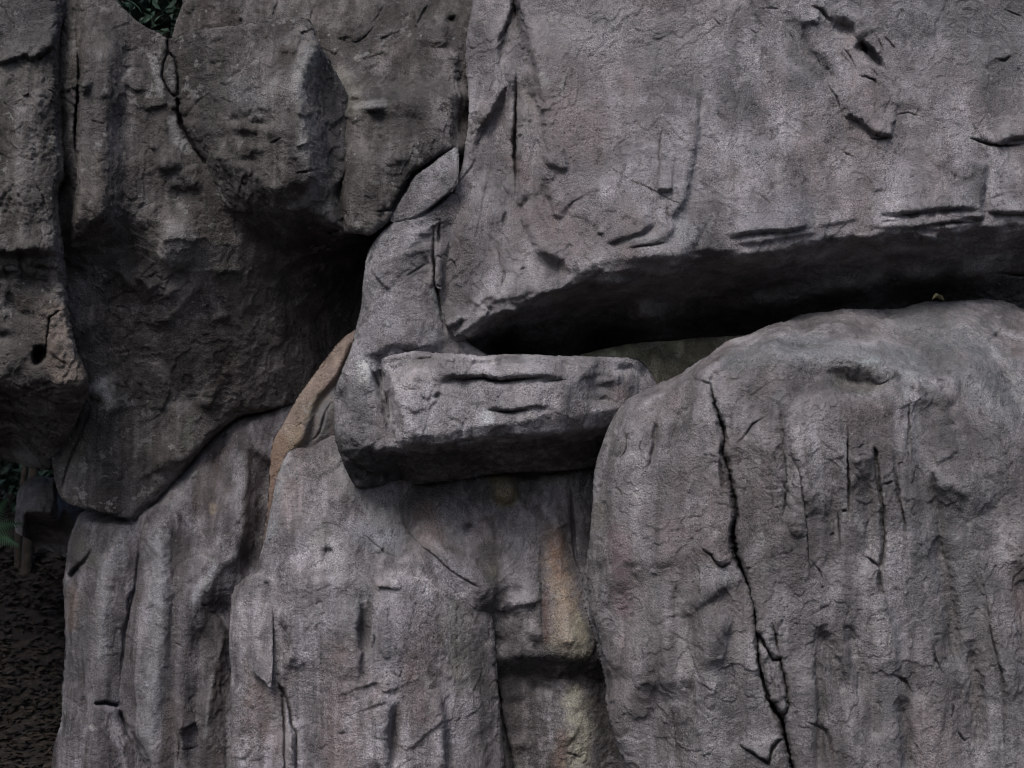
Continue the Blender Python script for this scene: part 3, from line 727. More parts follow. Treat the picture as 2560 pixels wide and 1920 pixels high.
# flank folds
r.step_([(1283, 5), (1265, 60), (1245, 125), (1250, 170), (1262, 215), (1228, 282), (1196, 332), (1178, 400)], .06, 50, (-1, -.1), e=3)
r.step_([(1310, 60), (1345, 180), (1361, 275), (1361, 371), (1345, 450), (1330, 520)], .05, 70, (1, 0), e=4)
r.ridge([(1312, 225), (1314, 340), (1310, 440), (1298, 530)], 15, .06); r.ridge([(1276, 180), (1278, 260), (1277, 350)], 8, .05)
r.step_([(1292, 520), (1330, 590), (1350, 625), (1400, 665)], .05, 50, (.8, -.6), e=4)
r.groove([(1288, 230), (1287, 320), (1289, 420), (1288, 520)], 8, .09)
for k in range(9): r.groove([(1190 + k * 9, 360 + k * 7), (1186 + k * 8, 440 + k * 6), (1160 + k * 10, 520 + k * 9), (1115 + k * 15, 600 + k * 12)][k % 2:], 5, .005 + .004 * ((k * 5) % 3))
r.groove([(1289, 150), (1290, 250), (1287, 380), (1290, 500), (1304, 527)], 5, .05); r.groove([(1255, 460), (1268, 490), (1262, 520)], 5, .03); r.groove([(1268, 525), (1255, 575)], 8, .05)
r.blob(1288, 30, 12, 36, -.10); r.groove([(1280, 10), (1272, 60), (1250, 95), (1240, 120)], 5, .06); r.blob(1328, 240, 18, 34, -.05, -15); r.step_([(1310, 228), (1335, 240), (1355, 290)], .03, 24, (1, -.5), e=3)
r.step_([(1262, 215), (1240, 260), (1205, 315)], .05, 40, (-1, -.5), e=3); r.step_([(1258, 180), (1275, 180), (1290, 175)], .03, 20, (0, 1))
r.groove([(1240, 200), (1225, 230), (1238, 190)], 2.5, .03); r.groove([(1200, 75), (1190, 70)], 3, .02); r.groove([(1170, 118), (1190, 122)], 2.5, .02); r.groove([(1195, 225), (1205, 200)], 2.5, .02)
r.groove([(1235, 600), (1250, 640), (1258, 700), (1250, 740)], 3.5, .035); r.groove([(1130, 480), (1180, 420), (1200, 380)], 3, .02); r.step_([(1160, 440), (1190, 470), (1175, 540), (1130, 620)], .03, 40, (1, 0), e=6)
r.blob(1370, 638, 40, 16, .03, 20); r.step_([(1335, 640), (1365, 632), (1395, 640), (1430, 690)], .03, 30, (.6, -1), e=4); r.groove([(1300, 675), (1315, 668)], 5, .04); r.groove([(1110, 660), (1130, 650), (1150, 690)], 3, .03)
r.step_([(1112, 825), (1140, 812), (1163, 792)], .05, 40, (-.3, -1), e=2.5, under=.03); r.step_([(1190, 770), (1215, 745), (1240, 742)], .03, 30, (-.3, -1), e=3)
for k in range(26):
    x = 1250 + k * 50; y = np.interp(x, [p[0] for p in EDGE], [p[1] for p in EDGE]); r.blob(x + (k * 37) % 30, y + 6, 14 + (k * 13) % 17, 8, (.025, -.03, .015)[(k * k) % 3])
for x, y, a in ((2300, 690, 60), (2450, 680, 70), (2100, 720, 80), (1900, 760, 90), (1600, 790, 90)): r.blob(x, y, a, 26, .10, -8)
r.groove([(2475, 680), (2520, 684), (2600, 684)], 5, .08)
r.step_([(1192, 790), (1240, 752), (1300, 742), (1345, 720)], .03, 30, (-.4, -1), e=3); r.step_([(1440, 690), (1500, 660), (1560, 650), (1640, 640), (1720, 640)], .03, 60, (0, -1), e=4, taper=False)
r.step_([(1830, 612), (1900, 606), (1980, 590), (2060, 580)], .03, 30, (0, -1), e=2.5); r.step_([(2160, 566), (2260, 568), (2380, 572), (2440, 556)], .03, 20, (0, -1), e=2.5); r.step_([(1470, 678), (1540, 684), (1600, 668)], .025, 30, (0, -1), e=3)
r.step_([(1137, 846), (1165, 826), (1195, 806), (1225, 776)], .04, 24, (-.4, -1), e=2.2, taper=False); r.step_([(1120, 835), (1150, 806), (1180, 790)], .03, 24, (-.4, -1), e=2.5)
r.paint([(1370, 150), (1400, 300), (1430, 450), (1420, 600), (1560, 560)], 90, (.262, .225, .226), .42, 1.0, .9); r.paint([(1330, 540), (1400, 560), (1450, 640)], 40, (.265, .205, .202), .35, 1.0, .9); r.paint([(1500, 330), (1480, 200)], 60, (.245, .20, .20), .3, 1.0)
r.paint([(1312, 250), (1310, 330)], 24, (.36, .33, .32), .5, .9); r.paint([(1300, 400), (1310, 440)], 26, (.21, .155, .145), .55, .9); r.paint([(1290, 30), (1295, 70)], 14, DARK, .6); r.paint([(1680, 560), (1720, 590), (1640, 620)], 26, (.36, .36, .38), .5, .9); r.paint([(1560, 600), (1640, 600)], 12, (.37, .37, .37), .5)
r.paint([(1880, 560), (1990, 540)], 44, (.31, .30, .335), .5, .9); r.paint([(1420, 60), (1560, 90), (1700, 130)], 60, (.30, .30, .30), .4, .9); r.paint([(2400, 60), (2500, 150), (2540, 60)], 100, (.155, .158, .165), .5, .9); r.paint([(1980, 80), (2040, 170)], 30, (.10, .098, .098), .5, .8)
r.paint([(1140, 850), (1190, 812), (1215, 785)], 10, (.33, .33, .34), .5, .8)
r.paint([(1260, 830), (1600, 800), (2000, 740), (2600, 660)], 85, (.075, .07, .062), .4, .8, .6)  # underside shade put into the colour to keep it dark
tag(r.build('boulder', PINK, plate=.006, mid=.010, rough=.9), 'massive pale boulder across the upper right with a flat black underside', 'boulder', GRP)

# --- wedge stone in the joint
r = Rock([(1140, 366), (1104, 390), (1057, 427), (1036, 441), (1019, 474), (998, 504), (986, 524), (974, 560), (1036, 545), (1074, 520), (1127, 478), (1146, 455), (1148, 400), (1146, 368)],
         [(1138, 380, .05), (1060, 436, .03), (1000, 515, .03), (980, 555, .05), (1060, 500, .0), (1110, 430, .01), (1140, 445, .03), (1120, 472, .03), (1036, 540, .03)], rnd=(5, .02), back=.4, seed=5, step=2.4, soft=3, low=.008)
tag(r.build('wedge_stone', GREY, mid=.008, plate=.004), 'small slab of smooth grey stone wedged slantwise in the joint above the pier', 'stone')

# --- pier
r = Rock([(1130, 470), (1074, 512), (1036, 538), (990, 548), (962, 570), (929, 608), (913, 646), (908, 700), (903, 769), (887, 824), (877, 874), (855, 925), (837, 971), (832, 1001), (834, 1043), (838, 1102), (845, 1116), (859, 1161), (876, 1199), (892, 1221), (928, 1223), (1000, 1202), (1160, 1190), (1240, 1150), (1240, 900), (1160, 850), (1135, 800), (1120, 700), (1130, 600), (1160, 520)],
         [(1130, 480, .08), (990, 560, .04), (925, 650, .10), (905, 760, .12), (1060, 530, .035), (1050, 580, .03), (1000, 650, -.02), (1040, 720, .0), (960, 760, -.04), (1060, 800, -.02), (980, 860, -.1), (1098, 600, .10), (1100, 700, .13), (1120, 780, .16), (1140, 850, .12), (1220, 900, .1), (1200, 1000, .2), (850, 1000, -.03), (1150, 1150, .5), (1220, 1180, .75)],
         [[(950, 590, .02), (938, 700, -.02), (925, 800, -.06), (905, 890, -.1), (878, 960, -.14), (868, 1050, -.16), (880, 1100, -.17)],
          jag([(836, 1102, -.04), (884, 1109, -.17), (918, 1115, -.19), (981, 1119, -.17), (1004, 1122, -.12), (1100, 1120, .0), (1200, 1110, .1)], 14, 3, .012, 6),
          [(915, 905, -.11), (925, 960, -.13), (945, 1010, -.14), (962, 1085, -.16)], [(948, 905, -.02), (962, 970, .0), (985, 1040, .0), (1000, 1085, -.04)],
          [(858, 1160, -.02), (930, 1165, .03), (1000, 1160, .15)], [(880, 1208, .12), (930, 1218, .2), (1010, 1200, .4)]],
         rnd=(12, .06), back=.8, seed=6, soft=3.5)
r.nicks(14, 80, 40)
for x, y, a, b, h in ((1062, 600, 12, 20, -.012), (1040, 640, 9, 12, -.014), (1066, 655, 9, 12, -.012), (1035, 690, 10, 7, -.012)): r.blob(x, y, a, b, h)
r.step_([(1096, 590), (1085, 640), (1070, 720)], .04, 24, (1, 0), e=4); r.groove([(1080, 555), (1100, 550), (1095, 640)], 4, .04)
r.groove([(1146, 452), (1125, 482), (1074, 524), (1045, 545)], 6, .10)
r.groove([(1084, 550), (1083, 640), (1091, 720), (1103, 800), (1118, 850)], 5, .09)
r.step_([(925, 880), (940, 865), (950, 840)], .012, 30, (.6, .8), e=5); r.groove([(985, 865), (1020, 878), (1060, 868)], 3, .03); r.step_([(940, 866), (990, 863), (1040, 868), (1110, 868)], .015, 30, (0, -1), e=4)
r.groove([(925, 905), (930, 930), (945, 968), (960, 1000)], 8, .06); r.blob(918, 938, 18, 30, .03)
for x, y in ((870, 1140), (895, 1160), (920, 1180), (890, 1190), (940, 1150), (960, 1190)): r.blob(x, y, 16, 9, -.04, 40)
r.paint([(856, 1140), (890, 1165), (930, 1170), (1000, 1170)], 42, (.06, .058, .058), .95, .5, .8)  # black crust, darkened further to paint in the underside's shade
r.paint([(912, 915), (914, 945), (925, 960)], 17, (.62, .62, .61), 1.0, .6, 1.1); r.paint([(1085, 730), (1105, 790)], 10, (.25, .30, .30), .5); r.paint([(1060, 610), (1040, 680)], 24, DARK, .5, .8)
r.paint([(940, 640), (930, 720), (960, 800)], 30, (.31, .30, .32), .45, .9)
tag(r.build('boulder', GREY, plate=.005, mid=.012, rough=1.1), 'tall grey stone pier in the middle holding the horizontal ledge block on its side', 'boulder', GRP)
f = Rock([(1090, 638), (1097, 636), (1104, 640), (1106, 700), (1105, 722), (1096, 722), (1087, 712), (1088, 670)], [(1090, 640, .03), (1104, 640, .06), (1096, 680, -.01), (1088, 715, .03), (1104, 720, .05)], rnd=(6, .03), back=.2, seed=7, step=2, jitter=1, soft=3)
tag(f.build('stone_flake', GREY, mid=.004, plate=0, fine=.003), 'thin upright chip of stone stuck in the joint beside the tip of the massive boulder', 'stone')

# --- horizontal ledge block
r = Rock([(927, 925), (937, 903), (950, 895), (1028, 877), (1078, 880), (1159, 887), (1209, 891), (1281, 884), (1340, 889), (1441, 891), (1517, 889), (1593, 896), (1620, 917), (1660, 990), (1640, 1040), (1560, 1120), (1490, 1168), (1430, 1174), (1298, 1180), (1222, 1184), (1163, 1196), (1095, 1203), (1005, 1212), (985, 1140), (973, 1060), (969, 1022), (956, 990), (938, 959)],
         [(940, 910, .02), (950, 960, .03), (966, 1020, .02), (985, 1110, .02), (1100, 890, -.14), (1300, 900, -.2), (1500, 900, -.12), (1610, 930, .12), (1640, 1000, .2), (1200, 1000, -.32), (1350, 960, -.31), (1300, 1040, -.33), (1560, 960, -.1), (1480, 980, -.16), (1010, 1200, .36), (1200, 1185, .40), (1480, 1165, .46)],
         [[(966, 906, -.10), (983, 967, -.22), (1000, 1022, -.27), (1017, 1073, -.295), (1028, 1086, -.30)],
          jag([(1028, 1088, -.30), (1095, 1088, -.34), (1150, 1078, -.35), (1222, 1061, -.36), (1289, 1055, -.36), (1348, 1044, -.34), (1424, 1040, -.27), (1475, 1031, -.22), (1551, 1018, -.12), (1640, 990, .1)], 18, 2.6, .010, 8),
          jag([(1002, 1104, -.25), (1095, 1112, -.28), (1180, 1094, -.30), (1264, 1089, -.295), (1365, 1083, -.27), (1517, 1066, -.08), (1600, 1050, .1)], 18, 2.6, .010, 9),
          [(1480, 905, -.18), (1471, 921, -.24), (1440, 950, -.29), (1424, 970, -.31), (1395, 1022, -.33), (1400, 1040, -.31)],
          [(1593, 900, .0), (1600, 950, .02), (1590, 1010, .02)],
          [(1005, 1135, .02), (1200, 1122, .02), (1400, 1108, .05), (1540, 1086, .2)],
          [(975, 905, -.1), (1100, 905, -.22), (1300, 912, -.28), (1450, 912, -.24)]],
         rnd=(12, .06), back=1.2, seed=8, soft=3, step=2.6)
r.nicks(26, 10, 30, (20, 70), (.008, .02))
r.step_([(1093, 972), (1110, 954), (1133, 944), (1163, 949), (1209, 943), (1247, 949), (1348, 943), (1420, 952)], .05, 40, (0, -1), e=3, under=.04); r.groove([(1120, 946), (1163, 951), (1209, 946), (1247, 952), (1348, 945)], 5, .06)
r.groove([(1340, 957), (1390, 952), (1425, 950)], 2.5, .03); r.step_([(1209, 1023), (1243, 1023), (1272, 1028), (1336, 1019), (1380, 1018)], .035, 30, (0, -1), e=2.5, under=.02); r.groove([(1213, 1026), (1272, 1030), (1330, 1022)], 3.5, .05)
r.step_([(1095, 972), (1090, 990), (1100, 1000)], .02, 30, (-1, 0)); r.groove([(1010, 975), (1060, 972)], 2, .015); r.blob(1095, 992, 10, 8, -.025); r.groove([(1180, 1050), (1186, 1058)], 2, .02)
r.step_([(945, 900), (990, 886), (1030, 880)], .02, 10, (0, 1)); r.groove([(1028, 877), (1080, 880), (1080, 896), (1040, 900)], 2, .02, taper=False)
for x, y, a, b, h in ((1200, 915, 40, 12, -.03), (1270, 905, 40, 10, -.025), (1120, 930, 30, 14, .02), (1050, 940, 30, 20, .02), (1520, 950, 30, 12, .03), (1560, 920, 24, 10, -.03), (1500, 1000, 26, 10, -.02), (960, 925, 10, 12, .03), (966, 1000, 8, 16, -.03)): r.blob(x, y, a, b, h)
r.step_([(1460, 950), (1500, 935), (1560, 945)], .03, 30, (0, -1), e=3)
r.groove([(1000, 1118), (1100, 1116), (1180, 1097), (1300, 1088)], 4, .04)
r.paint([(1212, 1038), (1222, 1048)], 15, (.60, .60, .61), 1.0, .5, 1.1); r.paint([(1040, 1000), (1060, 1040)], 40, (.33, .32, .345), .5, .9); r.paint([(1340, 900), (1345, 920), (1340, 1000), (1330, 1040)], 30, (.34, .33, .345), .5, .9); r.paint([(1200, 960), (1290, 1000), (1250, 1015)], 26, (.215, .205, .215), .5, .9)
r.paint([(1480, 930), (1520, 960), (1450, 1010)], 34, (.105, .10, .102), .6, .9); r.paint([(1540, 980), (1560, 1000)], 22, (.19, .135, .125), .6, .9); r.paint([(1000, 905), (1100, 900), (1160, 910)], 14, (.15, .145, .14), .5, .9)
r.paint([(1000, 1165), (1200, 1150), (1480, 1128)], 40, (.062, .057, .048), .9, .5)  # shade below the bevel painted in as darker colour
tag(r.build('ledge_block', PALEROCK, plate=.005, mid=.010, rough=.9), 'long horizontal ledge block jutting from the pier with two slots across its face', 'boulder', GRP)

# --- rock inside the gap
r = Rock([(1380, 905), (1500, 874), (1580, 858), (1800, 842), (1950, 830), (1950, 960), (1800, 1030), (1500, 1050), (1380, 980)],
         [(1400, 900, .55), (1500, 880, .55), (1800, 840, .55), (1750, 900, .46), (1640, 900, .44), (1560, 1000, .36), (1850, 1000, .5)], rnd=(20, .05), back=.8, seed=9)
r.blob(1700, 880, 50, 30, -.05); r.step_([(1620, 890), (1680, 930), (1660, 960)], .03, 40, (1, 0), e=6)
tag(r.build('boulder', OLIVE, plate=.003, mid=.006), 'olive tinted rock deep in the gap between the ledge block and the right boulder', 'boulder', GRP)

# --- tan slab leaning behind the pier
r = Rock([(960, 760), (886, 826), (848, 849), (789, 929), (734, 1005), (709, 1060), (684, 1094), (675, 1149), (671, 1233), (655, 1380), (680, 1500), (800, 1500), (900, 1300), (960, 1100), (980, 900)],
         [(950, 780, .50), (880, 850, .42), (670, 1300, .62), (900, 950, .52), (900, 1200, .7), (800, 1450, .6), (700, 1400, .62)],
         [[(866, 838, .46), (797, 935, .46), (742, 1010, .46), (714, 1066, .48), (690, 1110, .52), (680, 1230, .58)],
          [(872, 875, .42), (842, 940, .40), (790, 992, .40), (774, 1040, .40), (757, 1104, .42), (716, 1130, .46), (700, 1200, .5)],
          [(880, 880, .54), (850, 945, .52), (800, 995, .50), (785, 1045, .48), (765, 1110, .54)],
          [(835, 985, .42), (815, 1030, .40), (800, 1080, .44), (770, 1116, .50)]],
         rnd=(14, .05), back=.8, seed=10, soft=5, warp=6)
r.groove([(762, 1112), (790, 1095), (800, 1080), (812, 1030), (835, 990)], 3, .03); r.groove([(745, 1070), (752, 1060), (765, 1068)], 2.5, .02); r.groove([(790, 930), (810, 915), (825, 880)], 2, .015); r.groove([(782, 965), (800, 970)], 2, .015); r.groove([(709, 1060), (735, 1085)], 2, .015)
r.paint([(900, 930), (850, 1000), (800, 1060), (790, 1110)], 36, (.20, .195, .20), 1.0, .3, .2); r.paint([(700, 1110), (690, 1180), (672, 1260)], 26, (.30, .20, .145), .8, .6); r.paint([(742, 1080), (735, 1110)], 18, (.38, .30, .21), .7, .6); r.paint([(800, 985), (770, 1040)], 10, (.25, .22, .15), .6)
r.paint([(660, 1300), (670, 1420)], 30, (.15, .11, .095), .8, .8)
tag(r.build('leaning_slab', TAN, plate=.003, mid=.008, fine=.003, rough=.6), 'narrow tan coloured slab leaning behind the left side of the stone pier', 'boulder', GRP)

# --- fluted rock, lower left
r = Rock([(200, 1276), (262, 1266), (335, 1276), (400, 1225), (470, 1160), (520, 1095), (562, 1055), (610, 1036), (700, 1000), (760, 985), (780, 1100), (780, 1400), (740, 1700), (740, 2060), (110, 2060), (128, 1960), (129, 1890), (136, 1853), (155, 1812), (154, 1726), (162, 1642), (162, 1515), (156, 1456), (165, 1410), (169, 1363), (181, 1322)],
         [(210, 1280, .95), (300, 1285, .9), (215, 1312, .80), (300, 1320, .74), (250, 1400, .68), (170, 1450, .85), (170, 1700, .85), (150, 1900, .8), (420, 1260, .74), (500, 1150, .84), (580, 1080, .92), (690, 1010, 1.0), (700, 1150, .92), (700, 1300, .9), (720, 1500, .8), (720, 1800, .75), (740, 2040, .75), (120, 2040, .75), (240, 1850, .58), (250, 1960, .56), (300, 2040, .6), (560, 1250, .78), (480, 1320, .70)],
         [[(285, 1330, .66), (270, 1420, .60), (258, 1520, .58), (250, 1640, .58), (255, 1740, .60), (250, 1770, .62)],
          [(348, 1330, .74), (338, 1473, .70), (312, 1580, .69), (300, 1700, .68), (305, 1800, .70), (354, 1874, .68), (376, 2000, .68)],
          [(400, 1320, .62), (405, 1473, .56), (402, 1600, .54), (385, 1726, .53), (376, 1853, .53), (400, 2000, .53)],
          [(455, 1340, .72), (438, 1480, .66), (425, 1600, .64), (425, 1720, .63), (440, 1900, .62)],
          [(552, 1290, .70), (542, 1422, .62), (494, 1490, .58), (466, 1540, .57), (462, 1642, .58), (450, 1750, .57), (455, 1900, .58)],
          [(600, 1460, .80), (540, 1520, .72), (500, 1600, .70), (490, 1740, .68), (475, 1900, .66)],
          [(562, 1595, .64), (533, 1675, .58), (524, 1747, .56), (516, 1832, .56), (500, 2000, .56)],
          [(585, 1560, .84), (572, 1700, .72), (568, 1800, .70), (568, 2000, .70)],
          [(470, 1210, .74), (452, 1280, .70), (430, 1340, .68)], [(620, 1120, .84), (612, 1220, .78), (600, 1330, .74), (575, 1400, .70)], [(668, 1180, 1.0), (655, 1300, .98), (630, 1400, .94)],
          [(548, 1120, .94), (535, 1200, .86), (525, 1300, .78)]],
         rnd=(34, .16), back=1.6, seed=11, soft=6)
r.nicks(34, 92, 12, (40, 160), (.006, .02))
r.groove([(350, 1330), (345, 1400), (340, 1470), (322, 1536), (313, 1582), (306, 1663), (296, 1745)], 5, .05); r.groove([(340, 1470), (320, 1500), (318, 1545)], 6, .05)
r.groove([(238, 1760), (268, 1757), (297, 1764)], 6, .10, 6, False); r.step_([(236, 1768), (270, 1774), (298, 1768)], .02, 20, (0, 1))
r.groove([(297, 1770), (304, 1794), (321, 1832), (354, 1874), (373, 1916), (380, 1990)], 6, .06, taper=False); r.blob(245, 1900, 60, 80, .05)
r.groove([(236, 1363), (210, 1405), (170, 1445)], 8, .05); r.blob(188, 1432, 20, 10, -.05, -45, 4); r.blob(205, 1340, 26, 34, -.04); r.groove([(330, 1600), (328, 1650), (330, 1700)], 3, .02)
r.groove([(440, 1826), (470, 1822), (490, 1808), (500, 1795)], 4, .05); r.step_([(438, 1830), (470, 1828), (500, 1800)], .05, 60, (0, -1), e=4); r.groove([(450, 1874), (480, 1870), (502, 1862)], 3.5, .04); r.groove([(448, 1830), (446, 1920)], 3, .03)
r.groove([(435, 1605), (450, 1612), (462, 1620)], 4, .03); r.groove([(500, 1510), (520, 1512)], 4, .03); r.groove([(520, 1530), (550, 1533)], 3.5, .03); r.groove([(515, 1640), (530, 1650), (540, 1635)], 3, .02); r.groove([(590, 1300), (597, 1312), (600, 1300)], 4, .03)
r.step_([(430, 1280), (450, 1262), (455, 1240)], .03, 30, (1, 0)); r.groove([(478, 1195), (490, 1198)], 6, .03)
for x, y, a, b, h in ((580, 1400, 30, 20, .04), (610, 1410, 20, 26, -.04), (520, 1560, 24, 30, .03), (560, 1520, 18, 24, -.04), (490, 1680, 18, 40, .03), (510, 1780, 14, 30, .02), (200, 1600, 16, 60, -.02), (220, 1680, 20, 50, .02)): r.blob(x, y, a, b, h)
for pts, wd, c, a in (([(395, 1340), (400, 1480), (398, 1620), (380, 1740), (372, 1860)], 24, (.42, .42, .435), .7), ([(600, 1150), (606, 1240), (598, 1320)], 16, (.40, .395, .415), .65), ([(262, 1400), (258, 1520), (256, 1640)], 16, (.36, .36, .37), .55), ([(470, 1190), (420, 1290)], 20, (.29, .29, .30), .4), ([(540, 1420), (490, 1495)], 12, (.42, .42, .44), .65), ([(300, 1350), (300, 1420)], 14, (.31, .31, .31), .4), ([(530, 1690), (515, 1840)], 7, (.34, .34, .35), .5),
                      ([(530, 1110), (520, 1180), (500, 1260)], 24, (.145, .115, .10), .5), ([(640, 1130), (640, 1240), (620, 1380)], 22, (.10, .085, .082), .6), ([(450, 1400), (440, 1520), (430, 1640)], 22, (.135, .118, .118), .55), ([(185, 1470), (180, 1560)], 14, (.16, .115, .09), .55), ([(225, 1500), (215, 1640)], 14, (.12, .12, .125), .45), ([(480, 1590), (480, 1760)], 24, (.13, .12, .122), .5), ([(440, 1760), (420, 1880)], 26, (.165, .13, .12), .5), ([(190, 1340), (215, 1400)], 24, (.135, .13, .105), .5), ([(545, 1720), (545, 1900)], 20, (.145, .12, .115), .5)):
    r.paint(pts, wd, c, a, .9, .8)
r.paint([(528, 1265), (530, 1280)], 8, (.33, .28, .21), .6); r.paint([(230, 1818), (232, 1824)], 7, PALE, .7)
tag(r.build('boulder', FLUTE, plate=.004, flute=.03, mid=.010), 'grey rock with vertical flutes standing at lower left beside the dark woods', 'boulder', GRP)

# --- bulging rock, lower middle
r = Rock([(717, 1128), (755, 1114), (770, 1121), (800, 1103), (845, 1080), (1000, 1080), (1060, 1180), (1010, 1245), (1010, 1320), (1060, 1362), (1098, 1389), (1140, 1427), (1180, 1448), (1222, 1475), (1236, 1557), (1240, 1642), (1250, 1781), (1258, 1853), (1262, 2060), (575, 2060), (579, 1900), (577, 1726), (572, 1600), (578, 1515), (579, 1474), (591, 1460), (637, 1422), (662, 1347), (675, 1275), (692, 1190)],
         nearer([(720, 1135, .50), (800, 1115, .55), (900, 1150, .58), (1000, 1230, .56), (700, 1200, .40), (690, 1320, .36), (650, 1420, .30), (800, 1250, .38), (860, 1240, .34), (900, 1330, .30), (1050, 1370, .34), (1150, 1450, .30), (1230, 1600, .26), (1240, 1900, .20), (1000, 1400, .26), (800, 1380, .22), (590, 1700, .18), (590, 1950, .12), (700, 1600, .02), (850, 1620, -.06), (1000, 1600, -.05), (1120, 1600, .04), (650, 1800, .06), (800, 1800, -.05), (950, 1820, -.10), (1100, 1800, -.02), (1180, 1760, .10), (1180, 1600, .14), (600, 2040, .1), (1250, 2040, .18), (900, 2040, -.12), (1180, 1950, .06)], lambda x, y: .22 * min(1, max(0, (1480 - y) / 130))),
         [nearer(q, lambda x, y: .22 * min(1, max(0, (1480 - y) / 130))) for q in [[(582, 1478, .22), (640, 1450, .14), (700, 1465, .08), (760, 1470, .04), (850, 1455, .02), (950, 1462, .02), (1050, 1455, .06), (1150, 1480, .16)],
          [(600, 1480, .10), (605, 1600, .08), (610, 1720, .08), (615, 1900, .06)],
          [(880, 1140, .56), (872, 1220, .40), (900, 1300, .34), (960, 1380, .28)]]],
         rnd=(12, .05), back=1.0, seed=12, soft=5)
r.nicks(36, 92, 14, (40, 160), (.006, .02))
r.step_([(692, 1530), (705, 1550), (717, 1579), (726, 1612), (717, 1671)], .05, 50, (1, -.2), e=4); r.groove([(717, 1579), (724, 1612), (716, 1671)], 4, .03)
r.groove([(692, 1705), (717, 1747), (726, 1781), (728, 1810), (739, 1830), (741, 1920), (741, 2000)], 4.5, .06, taper=False); r.groove([(705, 1726), (709, 1811), (713, 1920), (716, 2000)], 4, .04, taper=False); r.ridge([(715, 1730), (724, 1830), (728, 1920)], 8, .03)
r.step_([(908, 1500), (890, 1575), (900, 1640), (893, 1705)], .05, 40, (-1, 0), e=4); r.blob(912, 1570, 18, 70, -.06); r.groove([(924, 1480), (924, 1535)], 2.5, .03); r.groove([(943, 1578), (935, 1610), (930, 1635)], 4, .03)
r.step_([(994, 1745), (969, 1781), (965, 1853), (969, 1930)], .05, 40, (-1, 0), e=4); r.blob(985, 1830, 16, 70, -.06); r.step_([(1095, 1720), (1104, 1777), (1110, 1830), (1112, 1950)], .05, 50, (-1, 0), e=4); r.blob(1118, 1880, 14, 70, -.05)
r.step_([(935, 1468), (965, 1470), (1002, 1473)], .025, 30, (0, -1)); r.groove([(938, 1468), (1000, 1474)], 3, .03); r.groove([(955, 1455), (965, 1440)], 2.5, .02); r.groove([(978, 1665), (990, 1690), (1000, 1690), (1010, 1665)], 3, .025); r.groove([(1185, 1440), (1165, 1500)], 3, .02)
r.groove([(880, 1265), (920, 1290), (900, 1275)], 2, .02); r.groove([(885, 1320), (960, 1380), (1010, 1400)], 3, .02); r.groove([(840, 1835), (870, 1833)], 5, .03); r.groove([(785, 1508), (810, 1502)], 6, .03); r.groove([(818, 1582), (822, 1588)], 5, .03); r.blob(820, 1380, 16, 10, -.03); r.blob(665, 1452, 12, 8, .03)
r.step_([(660, 1420), (720, 1400), (800, 1460), (860, 1470)], .03, 60, (0, 1), e=8); r.blob(1000, 1560, 60, 60, .03); r.blob(760, 1700, 60, 120, -.03); r.blob(860, 1760, 50, 120, .03); r.blob(1050, 1700, 40, 100, .02)
for pts, wd, c, a in (([(708, 1150), (690, 1240), (680, 1340)], 14, (.35, .36, .375), .55), ([(880, 1170), (940, 1220), (960, 1300)], 40, (.36, .365, .37), .6), ([(900, 1330), (980, 1350)], 30, (.33, .34, .38), .5), ([(810, 1350), (860, 1420)], 34, (.30, .30, .285), .5), ([(900, 1470), (860, 1560)], 30, (.33, .325, .34), .45), ([(1150, 1500), (1150, 1600), (1160, 1700)], 34, (.19, .20, .165), .5),
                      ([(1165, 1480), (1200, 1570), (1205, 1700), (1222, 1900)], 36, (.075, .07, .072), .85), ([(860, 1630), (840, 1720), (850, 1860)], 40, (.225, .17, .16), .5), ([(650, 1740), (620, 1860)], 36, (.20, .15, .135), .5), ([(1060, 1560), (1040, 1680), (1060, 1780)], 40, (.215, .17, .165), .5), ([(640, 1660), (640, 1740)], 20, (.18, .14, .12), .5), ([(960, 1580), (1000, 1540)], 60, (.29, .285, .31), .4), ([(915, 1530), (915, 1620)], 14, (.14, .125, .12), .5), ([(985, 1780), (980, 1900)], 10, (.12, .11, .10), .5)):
    r.paint(pts, wd, c, a, .9, .8)
E = r.build('boulder', BULGE, plate=.005, flute=.03, mid=.010)
EB = r
tag(E, 'broad bulging grey rock at bottom centre with a loose pointed flake on its left', 'boulder', GRP)
f = Rock([(633, 1498), (680, 1500), (683, 1560), (682, 1640), (681, 1690), (676, 1722), (658, 1698), (634, 1688), (621, 1668), (620, 1610), (626, 1560)],
         [(x, y, EB.depth(x, y) - h) for x, y, h in ((635, 1500, -.01), (660, 1500, .0), (680, 1505, .0), (627, 1560, .02), (625, 1600, .025), (624, 1665, .03), (655, 1580, .05), (681, 1600, .045), (680, 1680, .075), (676, 1716, .075), (652, 1660, .07), (637, 1686, .06))], rnd=(5, .02), back=.15, seed=13, step=2.2, jitter=2, soft=3, low=0)
f.build('flake', BULGE, mid=.008, plate=.003, parent=E)

